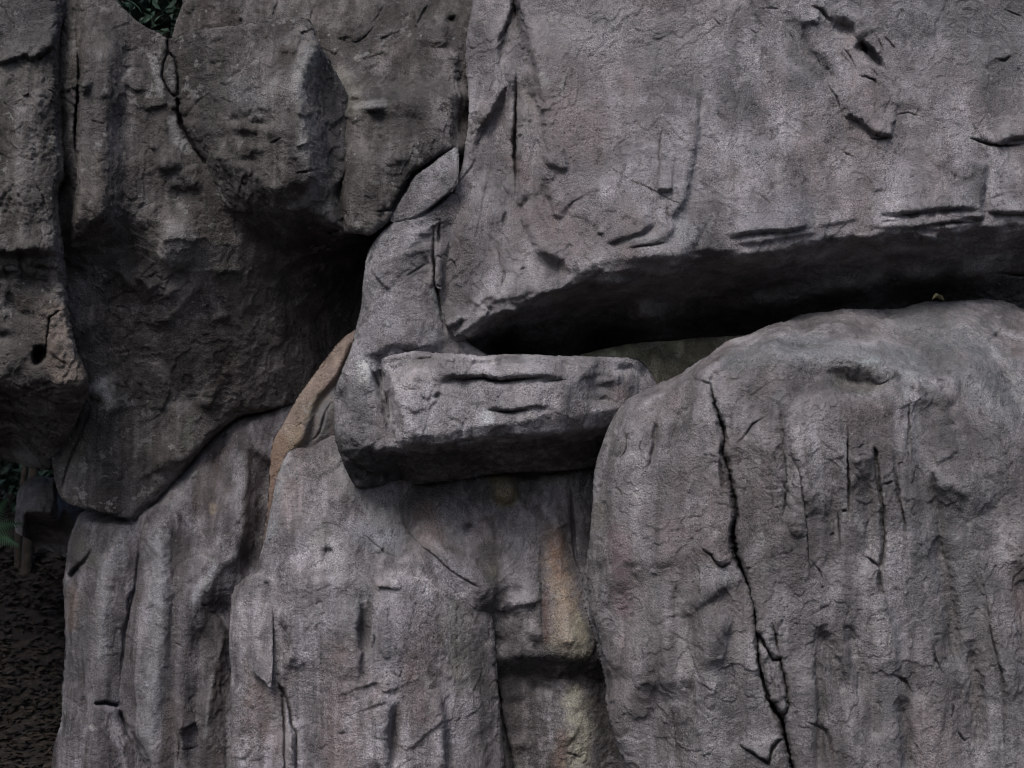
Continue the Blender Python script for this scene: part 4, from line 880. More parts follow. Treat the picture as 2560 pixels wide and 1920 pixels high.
# --- recessed rock under the ledge
r = Rock([(960, 1180), (1100, 1175), (1230, 1160), (1300, 1158), (1500, 1145), (1600, 1200), (1600, 1500), (1640, 1800), (1680, 2060), (1180, 2060), (1190, 1800), (1160, 1500), (1000, 1400)],
         nearer([(980, 1200, .66), (1150, 1200, .70), (1300, 1190, .76), (1480, 1170, .85), (1005, 1262, .53), (1050, 1300, .53), (1060, 1372, .38), (1100, 1330, .48), (1200, 1300, .54), (1350, 1300, .56), (1150, 1440, .345), (1200, 1390, .44), (1218, 1480, .34), (1250, 1450, .44), (1330, 1550, .44), (1240, 1560, .54), (1560, 1300, .85), (1560, 1500, .8), (1590, 1700, .85), (1250, 1900, .62), (1350, 1780, .62), (1340, 1900, .60), (1420, 1850, .57), (1440, 1760, .59), (1520, 1900, .70), (1620, 2040, .8), (1400, 2040, .56), (1200, 2040, .6)], lambda x, y: .23),
         [nearer(q, lambda x, y: .23) for q in [[(1350, 1330, .56), (1360, 1450, .50), (1355, 1560, .46), (1355, 1620, .46)], [(1400, 1320, .60), (1410, 1450, .50), (1420, 1560, .42), (1440, 1630, .42)], [(1440, 1340, .68), (1462, 1450, .62), (1490, 1560, .58), (1500, 1640, .58)],
          [(1224, 1648, .54), (1300, 1640, .47), (1370, 1636, .44), (1440, 1640, .43), (1500, 1645, .56)], [(1230, 1690, .66), (1300, 1690, .65), (1400, 1696, .63), (1500, 1700, .72)],
          [(1422, 1195, .72), (1428, 1300, .68), (1432, 1400, .70)], [(1450, 1190, .74), (1455, 1300, .70), (1455, 1420, .74)]]],
         rnd=(20, .06), back=.8, seed=14, soft=5)
r.nicks(24, 85, 30)
r.groove([(1426, 1195), (1430, 1300), (1440, 1400), (1455, 1440)], 6, .08); r.groove([(1215, 1560), (1224, 1650), (1236, 1700), (1250, 1750), (1256, 1810), (1268, 1850), (1280, 1920), (1285, 2000)], 5, .07, taper=False); r.groove([(1222, 1640), (1226, 1740), (1238, 1830), (1240, 1920), (1244, 2000)], 5, .08, taper=False); r.ridge([(1235, 1720), (1250, 1830)], 8, .05)
r.groove([(1000, 1240), (1002, 1320), (1049, 1362), (1087, 1389), (1125, 1427), (1160, 1448), (1205, 1473)], 2.4, .03, taper=False)
r.groove([(1250, 1852), (1268, 1850)], 7, .08); r.blob(1262, 1222, 34, 34, .10, 0, 4); r.step_([(1298, 1230), (1320, 1228), (1340, 1215)], .04, 20, (0, -1)); r.groove([(1200, 1172), (1300, 1176), (1400, 1168), (1450, 1160)], 3.5, .05); r.groove([(1330, 1180), (1380, 1184), (1430, 1176)], 3, .04); r.groove([(1145, 1255), (1175, 1248), (1195, 1255)], 3, .03); r.blob(1172, 1320, 12, 10, -.06); r.step_([(1195, 1300), (1240, 1292), (1290, 1310)], .03, 40, (0, 1), e=5)
r.groove([(1356, 1450), (1345, 1490)], 3, .03); r.groove([(1360, 1330), (1352, 1420), (1358, 1520), (1357, 1610)], 8, .03)
for x, y in ((1290, 1480), (1270, 1540), (1320, 1500), (1340, 1580), (1250, 1600), (1420, 1600), (1290, 1760), (1350, 1720), (1460, 1700), (1300, 1860), (1350, 1940)): r.blob(x, y, 24, 16, (.03, -.03)[(x // 10) % 2], (x * 3) % 50)
for pts, wd, c, a in (([(1385, 1340), (1400, 1430), (1410, 1460)], 24, (.27, .195, .155), .7), ([(1400, 1500), (1410, 1600)], 34, (.33, .265, .21), .8), ([(1430, 1570), (1445, 1620), (1400, 1620)], 30, (.36, .34, .27), .75), ([(1368, 1480), (1366, 1600)], 9, (.15, .09, .075), .7), ([(1443, 1760), (1447, 1840), (1440, 1940)], 24, (.33, .32, .265), .8), ([(1405, 1840), (1400, 1940)], 18, (.20, .135, .11), .6), ([(1262, 1205), (1265, 1235)], 24, (.27, .22, .13), .8), ([(1225, 1200), (1300, 1195), (1420, 1180)], 20, (.15, .145, .09), .6), ([(1240, 1670), (1252, 1720)], 12, (.16, .17, .095), .7), ([(1280, 1665), (1260, 1660)], 14, (.17, .175, .12), .6), ([(1070, 1270), (1080, 1340)], 34, (.20, .145, .125), .55), ([(1010, 1260), (1040, 1220), (1100, 1210)], 26, (.085, .08, .075), .6), ([(1230, 1420), (1232, 1435)], 12, (.26, .26, .19), .6), ([(1120, 1270), (1140, 1330)], 26, (.34, .335, .35), .45), ([(1290, 1340), (1320, 1480)], 34, (.30, .295, .32), .45), ([(1440, 1230), (1450, 1320), (1450, 1370)], 10, (.32, .32, .31), .5),
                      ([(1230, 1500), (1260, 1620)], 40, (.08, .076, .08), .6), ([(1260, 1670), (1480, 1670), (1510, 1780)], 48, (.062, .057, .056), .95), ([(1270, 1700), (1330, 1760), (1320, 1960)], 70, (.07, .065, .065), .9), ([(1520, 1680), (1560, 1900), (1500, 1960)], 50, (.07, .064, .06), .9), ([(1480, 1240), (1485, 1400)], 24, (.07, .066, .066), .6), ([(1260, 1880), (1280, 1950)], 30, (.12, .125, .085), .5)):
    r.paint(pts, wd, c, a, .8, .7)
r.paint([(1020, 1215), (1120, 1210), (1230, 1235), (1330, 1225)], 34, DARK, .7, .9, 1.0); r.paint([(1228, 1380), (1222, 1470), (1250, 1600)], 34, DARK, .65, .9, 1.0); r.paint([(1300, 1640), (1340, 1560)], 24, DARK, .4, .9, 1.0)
r.paint([(1392, 1400), (1412, 1500), (1425, 1600)], 26, (.44, .35, .27), .75, .8, .8); r.paint([(1440, 1560), (1448, 1625)], 22, (.47, .44, .35), .8, .8, .8); r.paint([(1385, 1350), (1398, 1430)], 16, (.33, .21, .155), .7, .8, .8)
r.paint([(1440, 1745), (1447, 1840), (1440, 1940)], 24, (.46, .44, .36), .95, .9, .8); r.paint([(1404, 1850), (1400, 1950)], 14, (.20, .135, .11), .6, .9, .8)
r.paint([(1255, 1200), (1268, 1245)], 26, (.30, .25, .155), .95, .6, .5)
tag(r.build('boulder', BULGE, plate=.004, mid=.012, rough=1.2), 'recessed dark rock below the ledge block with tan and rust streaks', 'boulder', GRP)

# --- right boulder in front
r = Rock([(1700, 935), (1719, 916), (1795, 874), (1820, 853), (1888, 830), (1955, 807), (1998, 787), (2010, 783), (2082, 781), (2145, 771), (2196, 774), (2251, 774), (2293, 762), (2318, 753), (2377, 754), (2462, 748), (2485, 749), (2517, 757), (2560, 775), (2720, 830), (2720, 2080), (1600, 2080), (1562, 1925), (1553, 1887), (1534, 1844), (1517, 1781), (1513, 1705), (1496, 1633), (1488, 1600), (1463, 1528), (1453, 1458), (1463, 1427), (1475, 1325), (1482, 1262), (1483, 1212), (1489, 1157), (1509, 1106), (1527, 1064), (1551, 1018), (1581, 992), (1646, 959)],
         [(1660, 965, -.25), (1500, 1150, -.35), (1470, 1440, -.32), (1520, 1700, -.35), (1580, 1950, -.38), (1560, 1150, -.62), (1560, 1400, -.66), (1600, 1700, -.72), (1650, 2040, -.74), (1640, 1050, -.62), (1720, 1150, -.78), (1700, 1400, -.82), (1750, 1700, -.84), (1760, 2040, -.86), (1850, 860, -.2), (2010, 800, .0), (2200, 790, .10), (2400, 770, .12), (2560, 800, .12), (2690, 860, .1), (2000, 850, -.28), (2200, 840, -.25), (2400, 840, -.2), (2560, 900, -.3), (2690, 960, -.3), (1900, 1100, -.92), (2060, 1100, -.94), (2200, 1050, -.90), (2350, 1000, -.72), (2480, 1050, -.66), (2600, 1100, -.62), (1900, 1400, -.92), (2100, 1400, -.95), (2280, 1400, -.88), (2500, 1350, -.80), (2650, 1400, -.76), (1950, 1800, -.94), (2150, 1800, -.97), (2350, 1800, -.88), (2550, 1800, -.84), (2000, 2050, -.96), (2300, 2050, -.92), (2680, 2050, -.84), (2380, 1250, -.84), (2400, 1400, -.78), (2420, 1550, -.80)],
         [[(1590, 1010, -.45), (1700, 965, -.58), (1780, 930, -.70), (1850, 895, -.74), (1930, 880, -.76), (1965, 893, -.78), (2080, 900, -.78), (2190, 912, -.78), (2225, 935, -.76), (2330, 930, -.62), (2420, 910, -.52)],
          [(2085, 930, -.76), (2130, 965, -.76), (2180, 975, -.78), (2230, 950, -.76)],
          [(2090, 1010, -.92), (2160, 1020, -.92), (2240, 1000, -.86)],
          [(1940, 920, -.78), (1935, 1000, -.84), (1940, 1150, -.90), (1950, 1300, -.92)], [(1975, 930, -.82), (1972, 1010, -.88), (1985, 1130, -.94), (1995, 1300, -.95)]],
         rnd=(34, .16), back=1.6, seed=15, soft=5, facet=.85, warp=7)
KB = r
r.nicks(24, 88, 10, (50, 220), (.008, .02))
r.step_([(1770, 945), (1790, 928), (1850, 895), (1930, 882), (1970, 893), (2080, 900), (2190, 912), (2235, 945)], .035, 70, (0, -1), e=5, taper=False, under=.02)
MC = [(1774, 948), (1782, 992), (1795, 1039), (1806, 1068), (1811, 1106), (1806, 1130), (1816, 1155), (1826, 1203), (1835, 1250), (1838, 1290), (1831, 1334), (1837, 1389), (1854, 1423), (1875, 1473), (1888, 1524), (1889, 1579), (1896, 1642), (1909, 1705), (1922, 1747), (1955, 1798), (1966, 1853), (1981, 1920), (2000, 2040)]
s_wn, r.wn = r.wn, r.wn * .45; r.groove(MC, 7.5, .16, 4, False); r.groove(MC[2:5], 13, .15); r.groove(MC[9:15], 12, .15); r.groove(MC[18:], 13, .14, 4, False); r.wn = s_wn
r.step_(MC[:14], .03, 50, (-1, .2), e=5, taper=False); r.step_([(1780, 932), (1772, 960)], .03, 30, (-1, 0))
r.groove([(1799, 1140), (1806, 1199), (1812, 1230), (1824, 1248)], 6, .08); r.groove([(1811, 1160), (1822, 1240)], 4, .04)
r.groove([(1896, 1575), (1913, 1617), (1934, 1650), (1952, 1648), (1964, 1705), (1973, 1768), (1965, 1798)], 6, .12, taper=False); r.groove([(1929, 1553), (1943, 1608), (1951, 1648)], 4, .08); r.groove([(1944, 1790), (1958, 1782), (1966, 1790)], 4, .06)
for x in (1918, 1930, 1943): r.groove([(x - 8, 1640), (x + 4, 1720), (x + 14, 1780)], 2.5, .02)
r.groove([(1749, 1364), (1778, 1389), (1790, 1408), (1804, 1417), (1829, 1401)], 5, .07); r.step_([(1749, 1366), (1800, 1414), (1829, 1402)], .03, 30, (.5, -1)); r.step_([(1732, 1494), (1744, 1515), (1791, 1482), (1831, 1455)], .045, 50, (0, -1), e=5); r.step_([(1732, 1494), (1736, 1540)], .02, 30, (-1, 0))
r.step_([(1829, 1530), (1803, 1579), (1795, 1642), (1765, 1667)], .05, 50, (-1, -.2), e=6); r.blob(1785, 1580, 30, 80, .03); r.groove([(1732, 1621), (1749, 1705)], 2.5, .02); r.groove([(1755, 1710), (1788, 1732)], 4, .03); r.groove([(1678, 1760), (1690, 1840), (1702, 1940)], 3, .04)
r.groove([(1850, 1865), (1884, 1882), (1922, 1911), (1929, 1870), (1951, 1844)], 4, .06, taper=False); r.step_([(1850, 1866), (1884, 1884), (1924, 1911)], .03, 30, (.3, -1)); r.groove([(2013, 1800), (2065, 1827), (2078, 1860), (2086, 1925)], 4, .05); r.groove([(2040, 1830), (2042, 1930)], 10, .04)
r.groove([(2120, 1060), (2118, 1130), (2121, 1224), (2122, 1310)], 4, .06); r.groove([(2092, 1262), (2098, 1300), (2100, 1390)], 2.5, .03); r.groove([(2107, 1275), (2118, 1282)], 6, .06)
r.groove([(2187, 1117), (2194, 1191), (2206, 1275), (2211, 1340), (2204, 1400), (2202, 1430)], 5, .07, taper=False); r.groove([(2160, 1390), (2190, 1410), (2203, 1424)], 5, .06); r.groove([(2200, 1420), (2200, 1475), (2212, 1490)], 7, .09)
r.step_([(2205, 1480), (2230, 1541), (2246, 1642), (2251, 1688)], .05, 40, (-1, 0), e=5); r.groove([(2222, 1680), (2250, 1697), (2262, 1705), (2272, 1728), (2290, 1733)], 5, .05); r.groove([(2222, 1580), (2218, 1640)], 2.5, .02)
r.groove([(2233, 1125), (2242, 1212), (2259, 1296), (2267, 1376)], 3.5, .055); r.groove([(2272, 960), (2273, 1060), (2272, 1175)], 3.5, .045); r.groove([(2205, 1215), (2225, 1208), (2235, 1200)], 4, .05)
r.groove([(1968, 1120), (1985, 1145), (2002, 1182), (2012, 1262), (2019, 1368), (2025, 1484)], 3.8, .055); r.step_([(1965, 1010), (1975, 1080), (2002, 1182), (2014, 1290)], .04, 40, (1, 0), e=5); r.groove([(1926, 1220), (1930, 1270), (1945, 1268)], 4, .035)
r.step_([(2130, 1150), (2155, 1138), (2185, 1142)], .035, 25, (0, 1), e=3); r.groove([(2128, 1152), (2155, 1138), (2182, 1145)], 3, .03); r.groove([(2140, 1125), (2165, 1110)], 3, .03); r.groove([(1830, 1114), (1850, 1105), (1880, 1060), (1925, 1040)], 2.5, .03); r.groove([(1750, 1135), (1795, 1138)], 2.5, .02)
r.step_([(1965, 1290), (1985, 1330), (2010, 1335)], .035, 30, (1, -.6), e=4); r.groove([(2028, 1400), (2050, 1430), (2060, 1460)], 3, .03); r.groove([(2070, 1345), (2088, 1330)], 5, .03); r.groove([(1980, 1560), (2000, 1563)], 4, .025); r.groove([(2050, 1470), (2060, 1465)], 6, .03)
r.groove([(2440, 1380), (2462, 1473), (2474, 1579), (2504, 1684), (2512, 1768), (2510, 1850), (2520, 1940)], 3, .035); r.step_([(2440, 1380), (2462, 1473), (2474, 1579), (2504, 1684), (2512, 1768)], .05, 60, (1, 0), e=6); r.groove([(2380, 1755), (2382, 1780), (2372, 1800)], 5, .05); r.groove([(2330, 1600), (2342, 1650), (2365, 1690)], 3, .03); r.groove([(2330, 1588), (2358, 1585)], 2.5, .03); r.groove([(2335, 1680), (2345, 1640)], 4, .04); r.groove([(2390, 1820), (2410, 1850), (2430, 1840)], 4, .04)
for x0, y0, x1, y1, wd, d in ((1955, 1010, 1960, 1330, 16, .05), (2045, 1560, 2110, 1760, 20, .04), (2120, 1560, 2150, 1760, 16, .03), (2345, 1340, 2390, 1680, 20, .05), (2330, 1180, 2345, 1420, 10, .03), (1690, 1450, 1700, 1700, 20, .02), (2250, 1740, 2270, 1940, 18, .05), (1580, 1080, 1540, 1160, 14, .03), (1640, 1050, 1620, 1180, 8, .03), (1720, 1500, 1730, 1850, 14, .02), (1620, 1500, 1650, 1900, 20, .02), (2040, 1600, 2050, 1950, 12, .03), (2420, 1600, 2450, 1900, 20, .05), (2540, 1400, 2580, 1800, 20, .05)):
    r.ridge([(x0, y0), ((x0 + x1) / 2 + 8, (y0 + y1) / 2), (x1, y1)], wd, -d * 1.9)
r.blob(2145, 955, 66, 26, -.08, 12); r.blob(2400, 1300, 70, 60, -.05); r.blob(2330, 1260, 30, 60, -.03); r.step_([(2320, 1230), (2360, 1215), (2420, 1235), (2460, 1290)], .05, 60, (0, -1), e=12); r.groove([(2190, 970), (2212, 955), (2225, 945)], 4, .04); r.blob(1690, 1085, 14, 60, -.03, 20); r.groove([(1570, 1080), (1565, 1130), (1545, 1160)], 5, .04); r.groove([(1610, 1090), (1600, 1120), (1610, 1165)], 4, .04); r.groove([(2270, 980), (2280, 975), (2275, 960)], 5, .04)
r.groove([(2270, 828), (2300, 822), (2330, 826)], 4, .03); r.groove([(2390, 830), (2450, 830)], 3, .02); r.groove([(2465, 862), (2480, 850), (2500, 830), (2512, 812)], 6, .04); r.blob(2140, 852, 10, 6, -.03); r.blob(2080, 816, 6, 4, -.03); r.step_([(2340, 1160), (2375, 1140), (2400, 1120)], .02, 40, (0, -1))
for x0, y0, x1, y1, wd, d in ((1860, 960, 1870, 1380, 34, .035), (2060, 1040, 2075, 1500, 26, .03), (2165, 1180, 2170, 1420, 18, .035), (2300, 1000, 2310, 1250, 30, .045), (1620, 1150, 1600, 1500, 34, .025), (1700, 1240, 1712, 1600, 30, .022), (2140, 1520, 2190, 1900, 30, .04), (1830, 1640, 1850, 1900, 24, .03), (2480, 1180, 2500, 1500, 34, .05), (2400, 1700, 2430, 1950, 30, .045), (1960, 1860, 2010, 1960, 20, .03)):
    r.ridge([(x0, y0), ((x0 + x1) / 2 + 6, (y0 + y1) / 2), (x1, y1)], wd, -d)
r.step_([(2300, 905), (2360, 880), (2430, 900), (2500, 870)], .03, 60, (0, -1), e=8); r.step_([(2290, 1010), (2340, 990), (2380, 1020)], .03, 50, (0, -1), e=8)
gk = np.random.default_rng(77)
for k in range(40): r.blob(gk.uniform(2300, 2540), gk.uniform(820, 1080), gk.uniform(5, 16), gk.uniform(4, 12), gk.choice([-.014, .010]), gk.uniform(0, 180))
for pts, wd, c, a in (([(1540, 1340), (1550, 1440), (1560, 1520)], 26, (.23, .155, .165), .55), ([(1680, 1330), (1690, 1420)], 40, (.265, .205, .205), .4), ([(1840, 900), (2000, 870), (2160, 890), (2300, 920)], 30, (.26, .285, .295), .45), ([(2280, 800), (2420, 880), (2500, 1000)], 60, (.20, .215, .22), .5), ([(2150, 905), (2190, 903)], 8, (.36, .40, .40), .6), ([(1770, 1430), (1820, 1440)], 24, (.37, .37, .385), .6), ([(1700, 1120), (1770, 1130)], 40, (.30, .29, .30), .4), ([(2100, 940), (2150, 960), (2200, 960)], 30, (.125, .122, .105), .6), ([(1880, 920), (1940, 900)], 26, (.135, .13, .125), .5), ([(1500, 1250), (1490, 1310)], 14, (.31, .29, .26), .5), ([(1950, 1000), (1950, 1200)], 16, (.185, .19, .20), .5),
                      ([(2370, 1260), (2400, 1360), (2420, 1480), (2440, 1640)], 60, (.125, .128, .13), .55), ([(2350, 1000), (2380, 1080)], 30, (.10, .102, .105), .5), ([(2280, 1300), (2320, 1420)], 24, (.15, .155, .16), .5), ([(2340, 1560), (2370, 1760)], 36, (.15, .15, .155), .45), ([(2450, 1800), (2520, 1950)], 60, (.13, .13, .135), .5), ([(2230, 1740), (2250, 1930)], 26, (.16, .165, .17), .5), ([(1620, 1480), (1610, 1600)], 30, (.20, .20, .195), .4), ([(2540, 1480), (2560, 1560)], 20, (.22, .16, .16), .4)):
    r.paint(pts, wd, c, a, .9, .8)
tag(r.build('boulder', FRONT, plate=.006, flute=.035, mid=.010), 'big rounded boulder at lower right split by a long dark crack', 'boulder', GRP)

# --- small rock out by the woods
r = Rock([(42, 1233), (52, 1215), (74, 1193), (107, 1190), (135, 1196), (160, 1170), (210, 1180), (245, 1280), (235, 1370), (172, 1400), (162, 1392), (116, 1374), (60, 1342), (40, 1332), (35, 1310), (40, 1285)],
         [(45, 1230, 2.3), (74, 1198, 2.3), (120, 1205, 2.3), (40, 1320, 2.3), (150, 1260, 2.4), (200, 1330, 2.6), (160, 1385, 3.0), (80, 1350, 2.9)],
         [[(62, 1222, 2.12), (64, 1280, 2.05), (60, 1334, 2.2)], [(64, 1281, 2.05), (100, 1280, 2.0), (130, 1281, 2.02), (150, 1268, 2.2)], [(110, 1215, 2.1), (118, 1270, 2.02)], [(138, 1205, 2.12), (141, 1262, 2.06)], [(152, 1190, 2.5), (158, 1268, 2.5)], [(70, 1300, 2.6), (150, 1310, 2.7)]],
         rnd=(4, .02), back=.7, seed=16, soft=3, step=2.5, jitter=2)
tag(r.build('boulder', PALEROCK, plate=.004), 'small blocky rock jutting out at the far left in front of the dark woods', 'boulder', GRP)

# ------------------------------------------------------------------ the woods
def tube(pts, rad, n=8):
    P = np.array(pts, float); T = np.gradient(P, axis=0); T /= np.linalg.norm(T, axis=1)[:, None]
    up = np.array([0.31, 0.92, 0.2]); V = []
    for p, t, r in zip(P, T, rad):
        a = np.cross(t, up); a /= np.linalg.norm(a); b = np.cross(t, a)
        th = np.linspace(0, 2 * math.pi, n, endpoint=False)
        V.append(p + r * (np.cos(th)[:, None] * a + np.sin(th)[:, None] * b))
    V = np.concatenate(V); m = len(P); i = np.arange(m - 1)[:, None] * n + np.arange(n); j = np.arange(m - 1)[:, None] * n + (np.arange(n) + 1) % n
    return V, np.stack([i, j, j + n, i + n], -1).reshape(-1, 4)
def join(parts):
    V, F, o = [], [], 0
    for v, f in parts: V.append(v); F.append(f + o); o += len(v)
    return np.concatenate(V), np.concatenate(F)
def leaves(cent, size, seed, droop=0.3, wide=0.42):
    """folded pointed leaves, one at each centre"""
    g = np.random.default_rng(seed); n = len(cent)
    a = g.uniform(0, 2 * math.pi, n); el = g.normal(-droop, 0.5, n)
    d = np.stack([np.cos(a) * np.cos(el), np.sin(a) * np.cos(el), np.sin(el)], 1)
    sd_ = np.cross(d, g.normal(size=(n, 3)) * 0.5 + np.array([0, 0, 1.0])); sd_ /= np.linalg.norm(sd_, axis=1)[:, None]
    nr = np.cross(sd_, d); L = size * g.uniform(0.6, 1.25, n)[:, None]
    b = cent; m1 = b + d * L * .35; m2 = b + d * L * .7 - nr * L * .06; t = b + d * L - nr * L * .18
    w1, w2 = sd_ * L * wide * .5, sd_ * L * wide * .4; up = nr * L * .07
    V = np.stack([b, m1 + w1 + up, m2 + w2 + up, t, m2 - w2 + up, m1 - w1 + up, m1, m2], 1).reshape(-1, 3)
    o = np.arange(n)[:, None] * 8
    Q = np.concatenate([o + np.array([6, 1, 2, 7]), o + np.array([5, 6, 7, 4])]); Tt = np.concatenate([o + np.array(k) for k in ([0, 1, 6], [0, 6, 5], [7, 2, 3], [4, 7, 3])])
    return V, Q, Tt
LEAF = simple_mat('dark_leaf', (0.014, 0.032, 0.023), (0.034, 0.064, 0.044), 6, 0.6, spec=0.25)
FERN = simple_mat('fern_leaf', (0.022, 0.055, 0.026), (0.04, 0.09, 0.045), 6, 0.6)
BARK = simple_mat('bark', (0.028, 0.023, 0.019), (0.06, 0.05, 0.042), 14, 0.9, 0.7)
LITTER = simple_mat('leaf_litter', (0.010, 0.008, 0.006), (0.034, 0.025, 0.019), 9, 0.8)
DRY = simple_mat('dry_leaf', (0.26, 0.23, 0.12), (0.34, 0.31, 0.18), 20, 0.7)
def empty(name, loc):
    o = bpy.data.objects.new(name, None); COL.objects.link(o); o.location = loc; o.empty_display_size = .2
    return o
def tree_meshes(h, r, n, size, seed, low=.35):
    g = np.random.default_rng(seed)
    tp = [(0, 0, -.2)]; x = y = 0
    for k in range(1, 8):
        x += g.normal() * .05 * h / 8; y += g.normal() * .05 * h / 8; tp.append((x, y, h * k / 7))
    parts = [tube(tp, np.linspace(.028 * h, .006 * h, 8))]
    cl = []
    for k in range(16):
        z = h * g.uniform(low, .95); a = g.uniform(0, 6.28); L = r * g.uniform(.5, 1) * (1.15 - .5 * z / h)
        b = np.array([np.interp(z, [p[2] for p in tp], [p[0] for p in tp]), np.interp(z, [p[2] for p in tp], [p[1] for p in tp]), z])
        e = b + np.array([math.cos(a) * L, math.sin(a) * L, L * g.uniform(.1, .6)])
        parts.append(tube([b, (b + e) / 2 + (0, 0, .05 * L), e], [.010 * h, .006 * h, .002 * h], 5))
        for t in (.5, .75, 1.0): cl.append((b + (e - b) * t, r * g.uniform(.22, .38)))
    C = []
    for c, cr in cl:
        m = n // len(cl); v = g.normal(size=(m, 3)); v /= np.linalg.norm(v, axis=1)[:, None]
        C.append(c + v * (cr * g.uniform(.2, 1, m) ** .5)[:, None] * np.array([1, 1, .7]))
    return join(parts), leaves(np.concatenate(C), size, seed + 1)
def plant(name, label, cat, loc, tr, lf, leafmat, group=None, tn='trunk', ln='crown'):
    e = empty(name, loc)
    link(tn, mesh_np(tn, *tr), BARK, None, e)
    link(ln, mesh_np(ln, lf[0], lf[1], lf[2]), leafmat, None, e)
    return tag(e, label, cat, group)
def gz(x, y): return float(ground_z(x, y))
tr, lf = tree_meshes(8.5, 3.4, 15000, .19, 40, .38)
plant('broadleaf_tree', 'unseen leafy tree added left of the rock outcrop to shade the ground', 'tree', (-6.2, .3, gz(-6.2, .3)), tr, lf, LEAF)  # out-of-view tree, added so its crown shades the left ground
tr, lf = tree_meshes(7.2, 2.0, 9000, .15, 41, .45)
plant('broadleaf_tree', 'dark broad-leaved tree showing in the notch between the two upper rocks', 'tree', (-2.75, 3.3, gz(-2.75, 3.3)), tr, lf, LEAF)
first = None
for k, (x, y, sc, rz) in enumerate(((-5.4, 8.5, 1.0, 0), (-7.2, 11.5, 1.15, 1))):
    if first is None:
        tr, lf = tree_meshes(8.5, 2.6, 6000, .22, 43, .12)
        first = o = plant('forest_tree', '', 'tree', (x, y, gz(x, y)), tr, lf, LEAF)
    else:
        o = first.copy(); COL.objects.link(o)
        for ch in list(first.children):
            c = ch.copy(); COL.objects.link(c); c.parent = o
    o.location = (x, y, gz(x, y)); o.scale = (sc,) * 3; o.rotation_euler.z = rz
    tag(o, ('dark forest tree with low branches on the slope behind the twin-stemmed sapling', 'farther dark forest tree higher up the slope at the far left')[k], 'tree', 'forest trees on the slope')
# sapling with two thin stems
e = empty('sapling', (-4.33, 4.2, gz(-4.33, 4.2)))
for q, (pts, r0) in enumerate((([(0, 0, -.2), (.03, .02, .6), (.10, 0, 1.3), (.16, 0, 2.0), (.2, 0, 3.4)], .05), ([(-.10, .1, -.2), (-.10, .1, .5), (-.02, .1, 1.1), (.30, .1, 1.55), (.55, .1, 1.65)], .035))):
    link('stem', mesh_np('stem', *tube(pts, np.linspace(r0, r0 * .45, 5))), BARK, None, e)
g = np.random.default_rng(5)
lv = leaves(np.array([.2, 0, 3.2]) + g.normal(size=(500, 3)) * .4, .12, 6)
link('crown', mesh_np('crown', *lv), LEAF, None, e)
tag(e, 'thin twin-stemmed sapling rising from the leaf litter at the far left', 'sapling')
# low shrubs
for k, (px, py, Y, rad, n, lab) in enumerate(((40, 1440, 6.5, .55, 900, 'low dark green shrub behind the twin-stemmed sapling at the far left'), (130, 1470, 5.2, .45, 700, 'dark green shrub close against the fluted rock at left'), (10, 1180, 8.0, .9, 1500, 'tall dark shrub in the shade above the small blocky rock'), (70, 1585, 5.6, .4, 600, 'low dark plants at the foot of the slope just below the twin-stemmed sapling'))):
    p = at(px, py, Y); g = np.random.default_rng(60 + k)
    base = np.array([p[0], Y, gz(p[0], Y)])
    c = g.normal(size=(n, 3)); c /= np.linalg.norm(c, axis=1)[:, None]; c = c * (g.uniform(.1, 1, n) ** .45)[:, None] * rad
    c[:, 2] = c[:, 2] * .8 + max(p[2] - base[2], rad * .6)
    st = join([tube([(0, 0, -.1), tuple(c[q] * .5 + (0, 0, .1)), tuple(c[q])], [.018, .012, .004], 5) for q in range(9)])
    plant('shrub', lab, 'shrub', base, st, leaves(c, .13 if k < 3 else .09, 70 + k), LEAF, 'shrubs in the woods', 'stems', 'foliage')
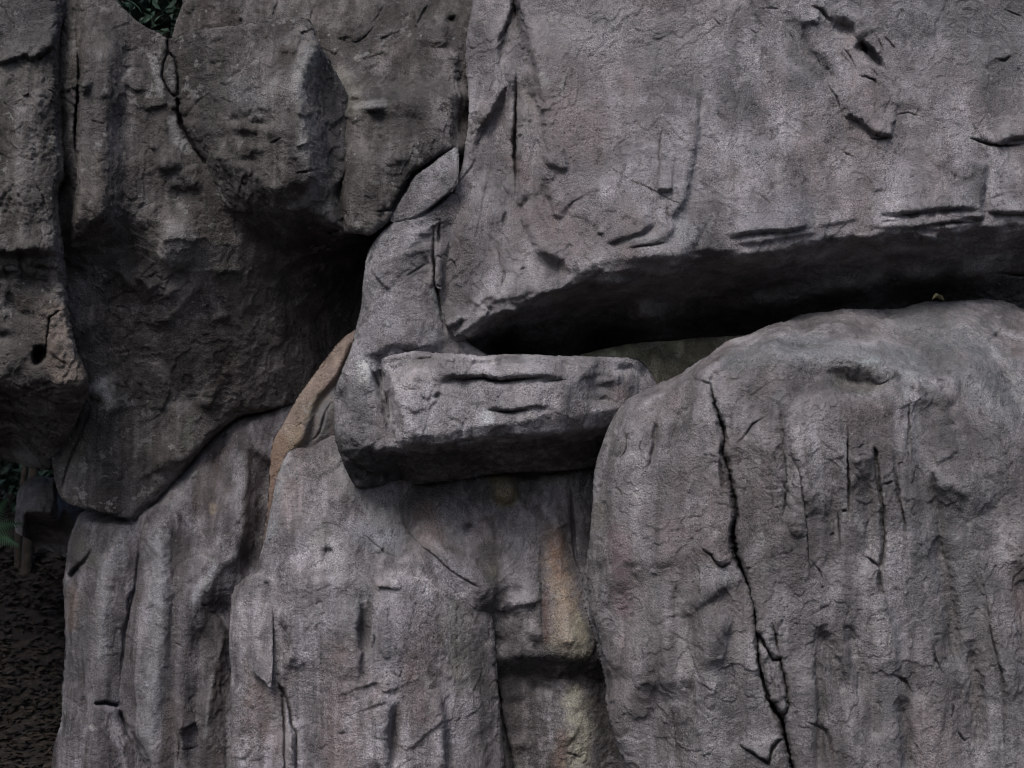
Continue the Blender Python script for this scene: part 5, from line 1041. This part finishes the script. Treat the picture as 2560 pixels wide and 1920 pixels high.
# fern fronds at the left edge
p = at(-30, 1330, 1.75); e = empty('fern', (p[0], p[1], gz(p[0], p[1])))
hgt = p[2] - e.location.z
link('stalk', mesh_np('stalk', *tube([(-.1, 0, -.05), (-.06, 0, hgt * .5), (0, 0, hgt)], [.02, .015, .008], 6)), BARK, None, e)
for k, (dx, dz, L) in enumerate(((.22, .12, .36), (.16, .30, .40), (.05, -.10, .30), (.30, -.02, .26), (-.2, .25, .35))):
    ax = np.array([dx, -.12, dz]); ax /= np.linalg.norm(ax); n = 15
    t = np.linspace(.12, 1, n); mid = np.array([0, 0, hgt]) + ax * (t * L)[:, None] - np.array([0, 0, .22]) * (t ** 2)[:, None] * L
    side = np.cross(ax, [0, -1, .3]); side /= np.linalg.norm(side)
    V, T3 = [], []
    for m_, tt in zip(mid, t):
        for sg in (-1, 1):
            w_ = .095 * (1.05 - tt) + .012; o_ = len(V)
            V += [m_ - ax * .009, m_ + ax * .009, m_ + side * sg * w_ + ax * .03 - np.array([0, 0, .02])]; T3.append((o_, o_ + 1, o_ + 2))
    link('frond', mesh_np('frond', np.array(V), None, np.array(T3)), FERN, None, e)
tag(e, 'bright green fern fronds reaching in front of the small rock at the left edge', 'fern')
# leaf litter
g = np.random.default_rng(9); n = 30000
x = g.uniform(-7.5, -2.0, n); y = g.uniform(.6, 11, n)
lz = ground_z(x, y) + 0.10 * fbm(np.stack([x, y, 0 * x], 1), 0.7, 4) + 0.03 * fbm(np.stack([x, y, 0 * x], 1), 4.0, 3) + .02 + g.uniform(0, .03, n)
V, Q, T3 = leaves(np.stack([x, y, lz], 1), .085, 10, droop=0.0, wide=.55)
V = V.reshape(n, 8, 3); c0 = V[:, :1]; V = c0 + (V - c0) * np.array([1, 1, .45]); V = V.reshape(-1, 3)
tag(link('leaf_litter', mesh_np('leaf_litter', V, Q, T3), LITTER), kind='stuff')
# dry leaf on the right boulder
yk = KB.depth(2350, 766)
p = at(2345, 752, yk + .02)
u = np.linspace(0, 1, 9); wd = np.sin(np.pi * u) ** .8 * .024
cx_ = (u - .5) * .085; cz_ = .012 * np.sin(u * 5) + .02 * u
V = np.concatenate([np.stack([cx_, -wd, cz_ + wd * .9], 1), np.stack([cx_, 0 * u, cz_], 1), np.stack([cx_, wd, cz_ + wd * 1.1], 1)])
i = np.arange(8); Q = np.concatenate([np.stack([i, i + 1, i + 10, i + 9], 1), np.stack([i + 9, i + 10, i + 19, i + 18], 1)])
o = link('dry_leaf', mesh_np('dry_leaf', V, Q), DRY, p); o.rotation_euler = (.2, .1, .3)
tag(o, 'small curled yellow dry leaf lying on top of the big right boulder', 'leaf')
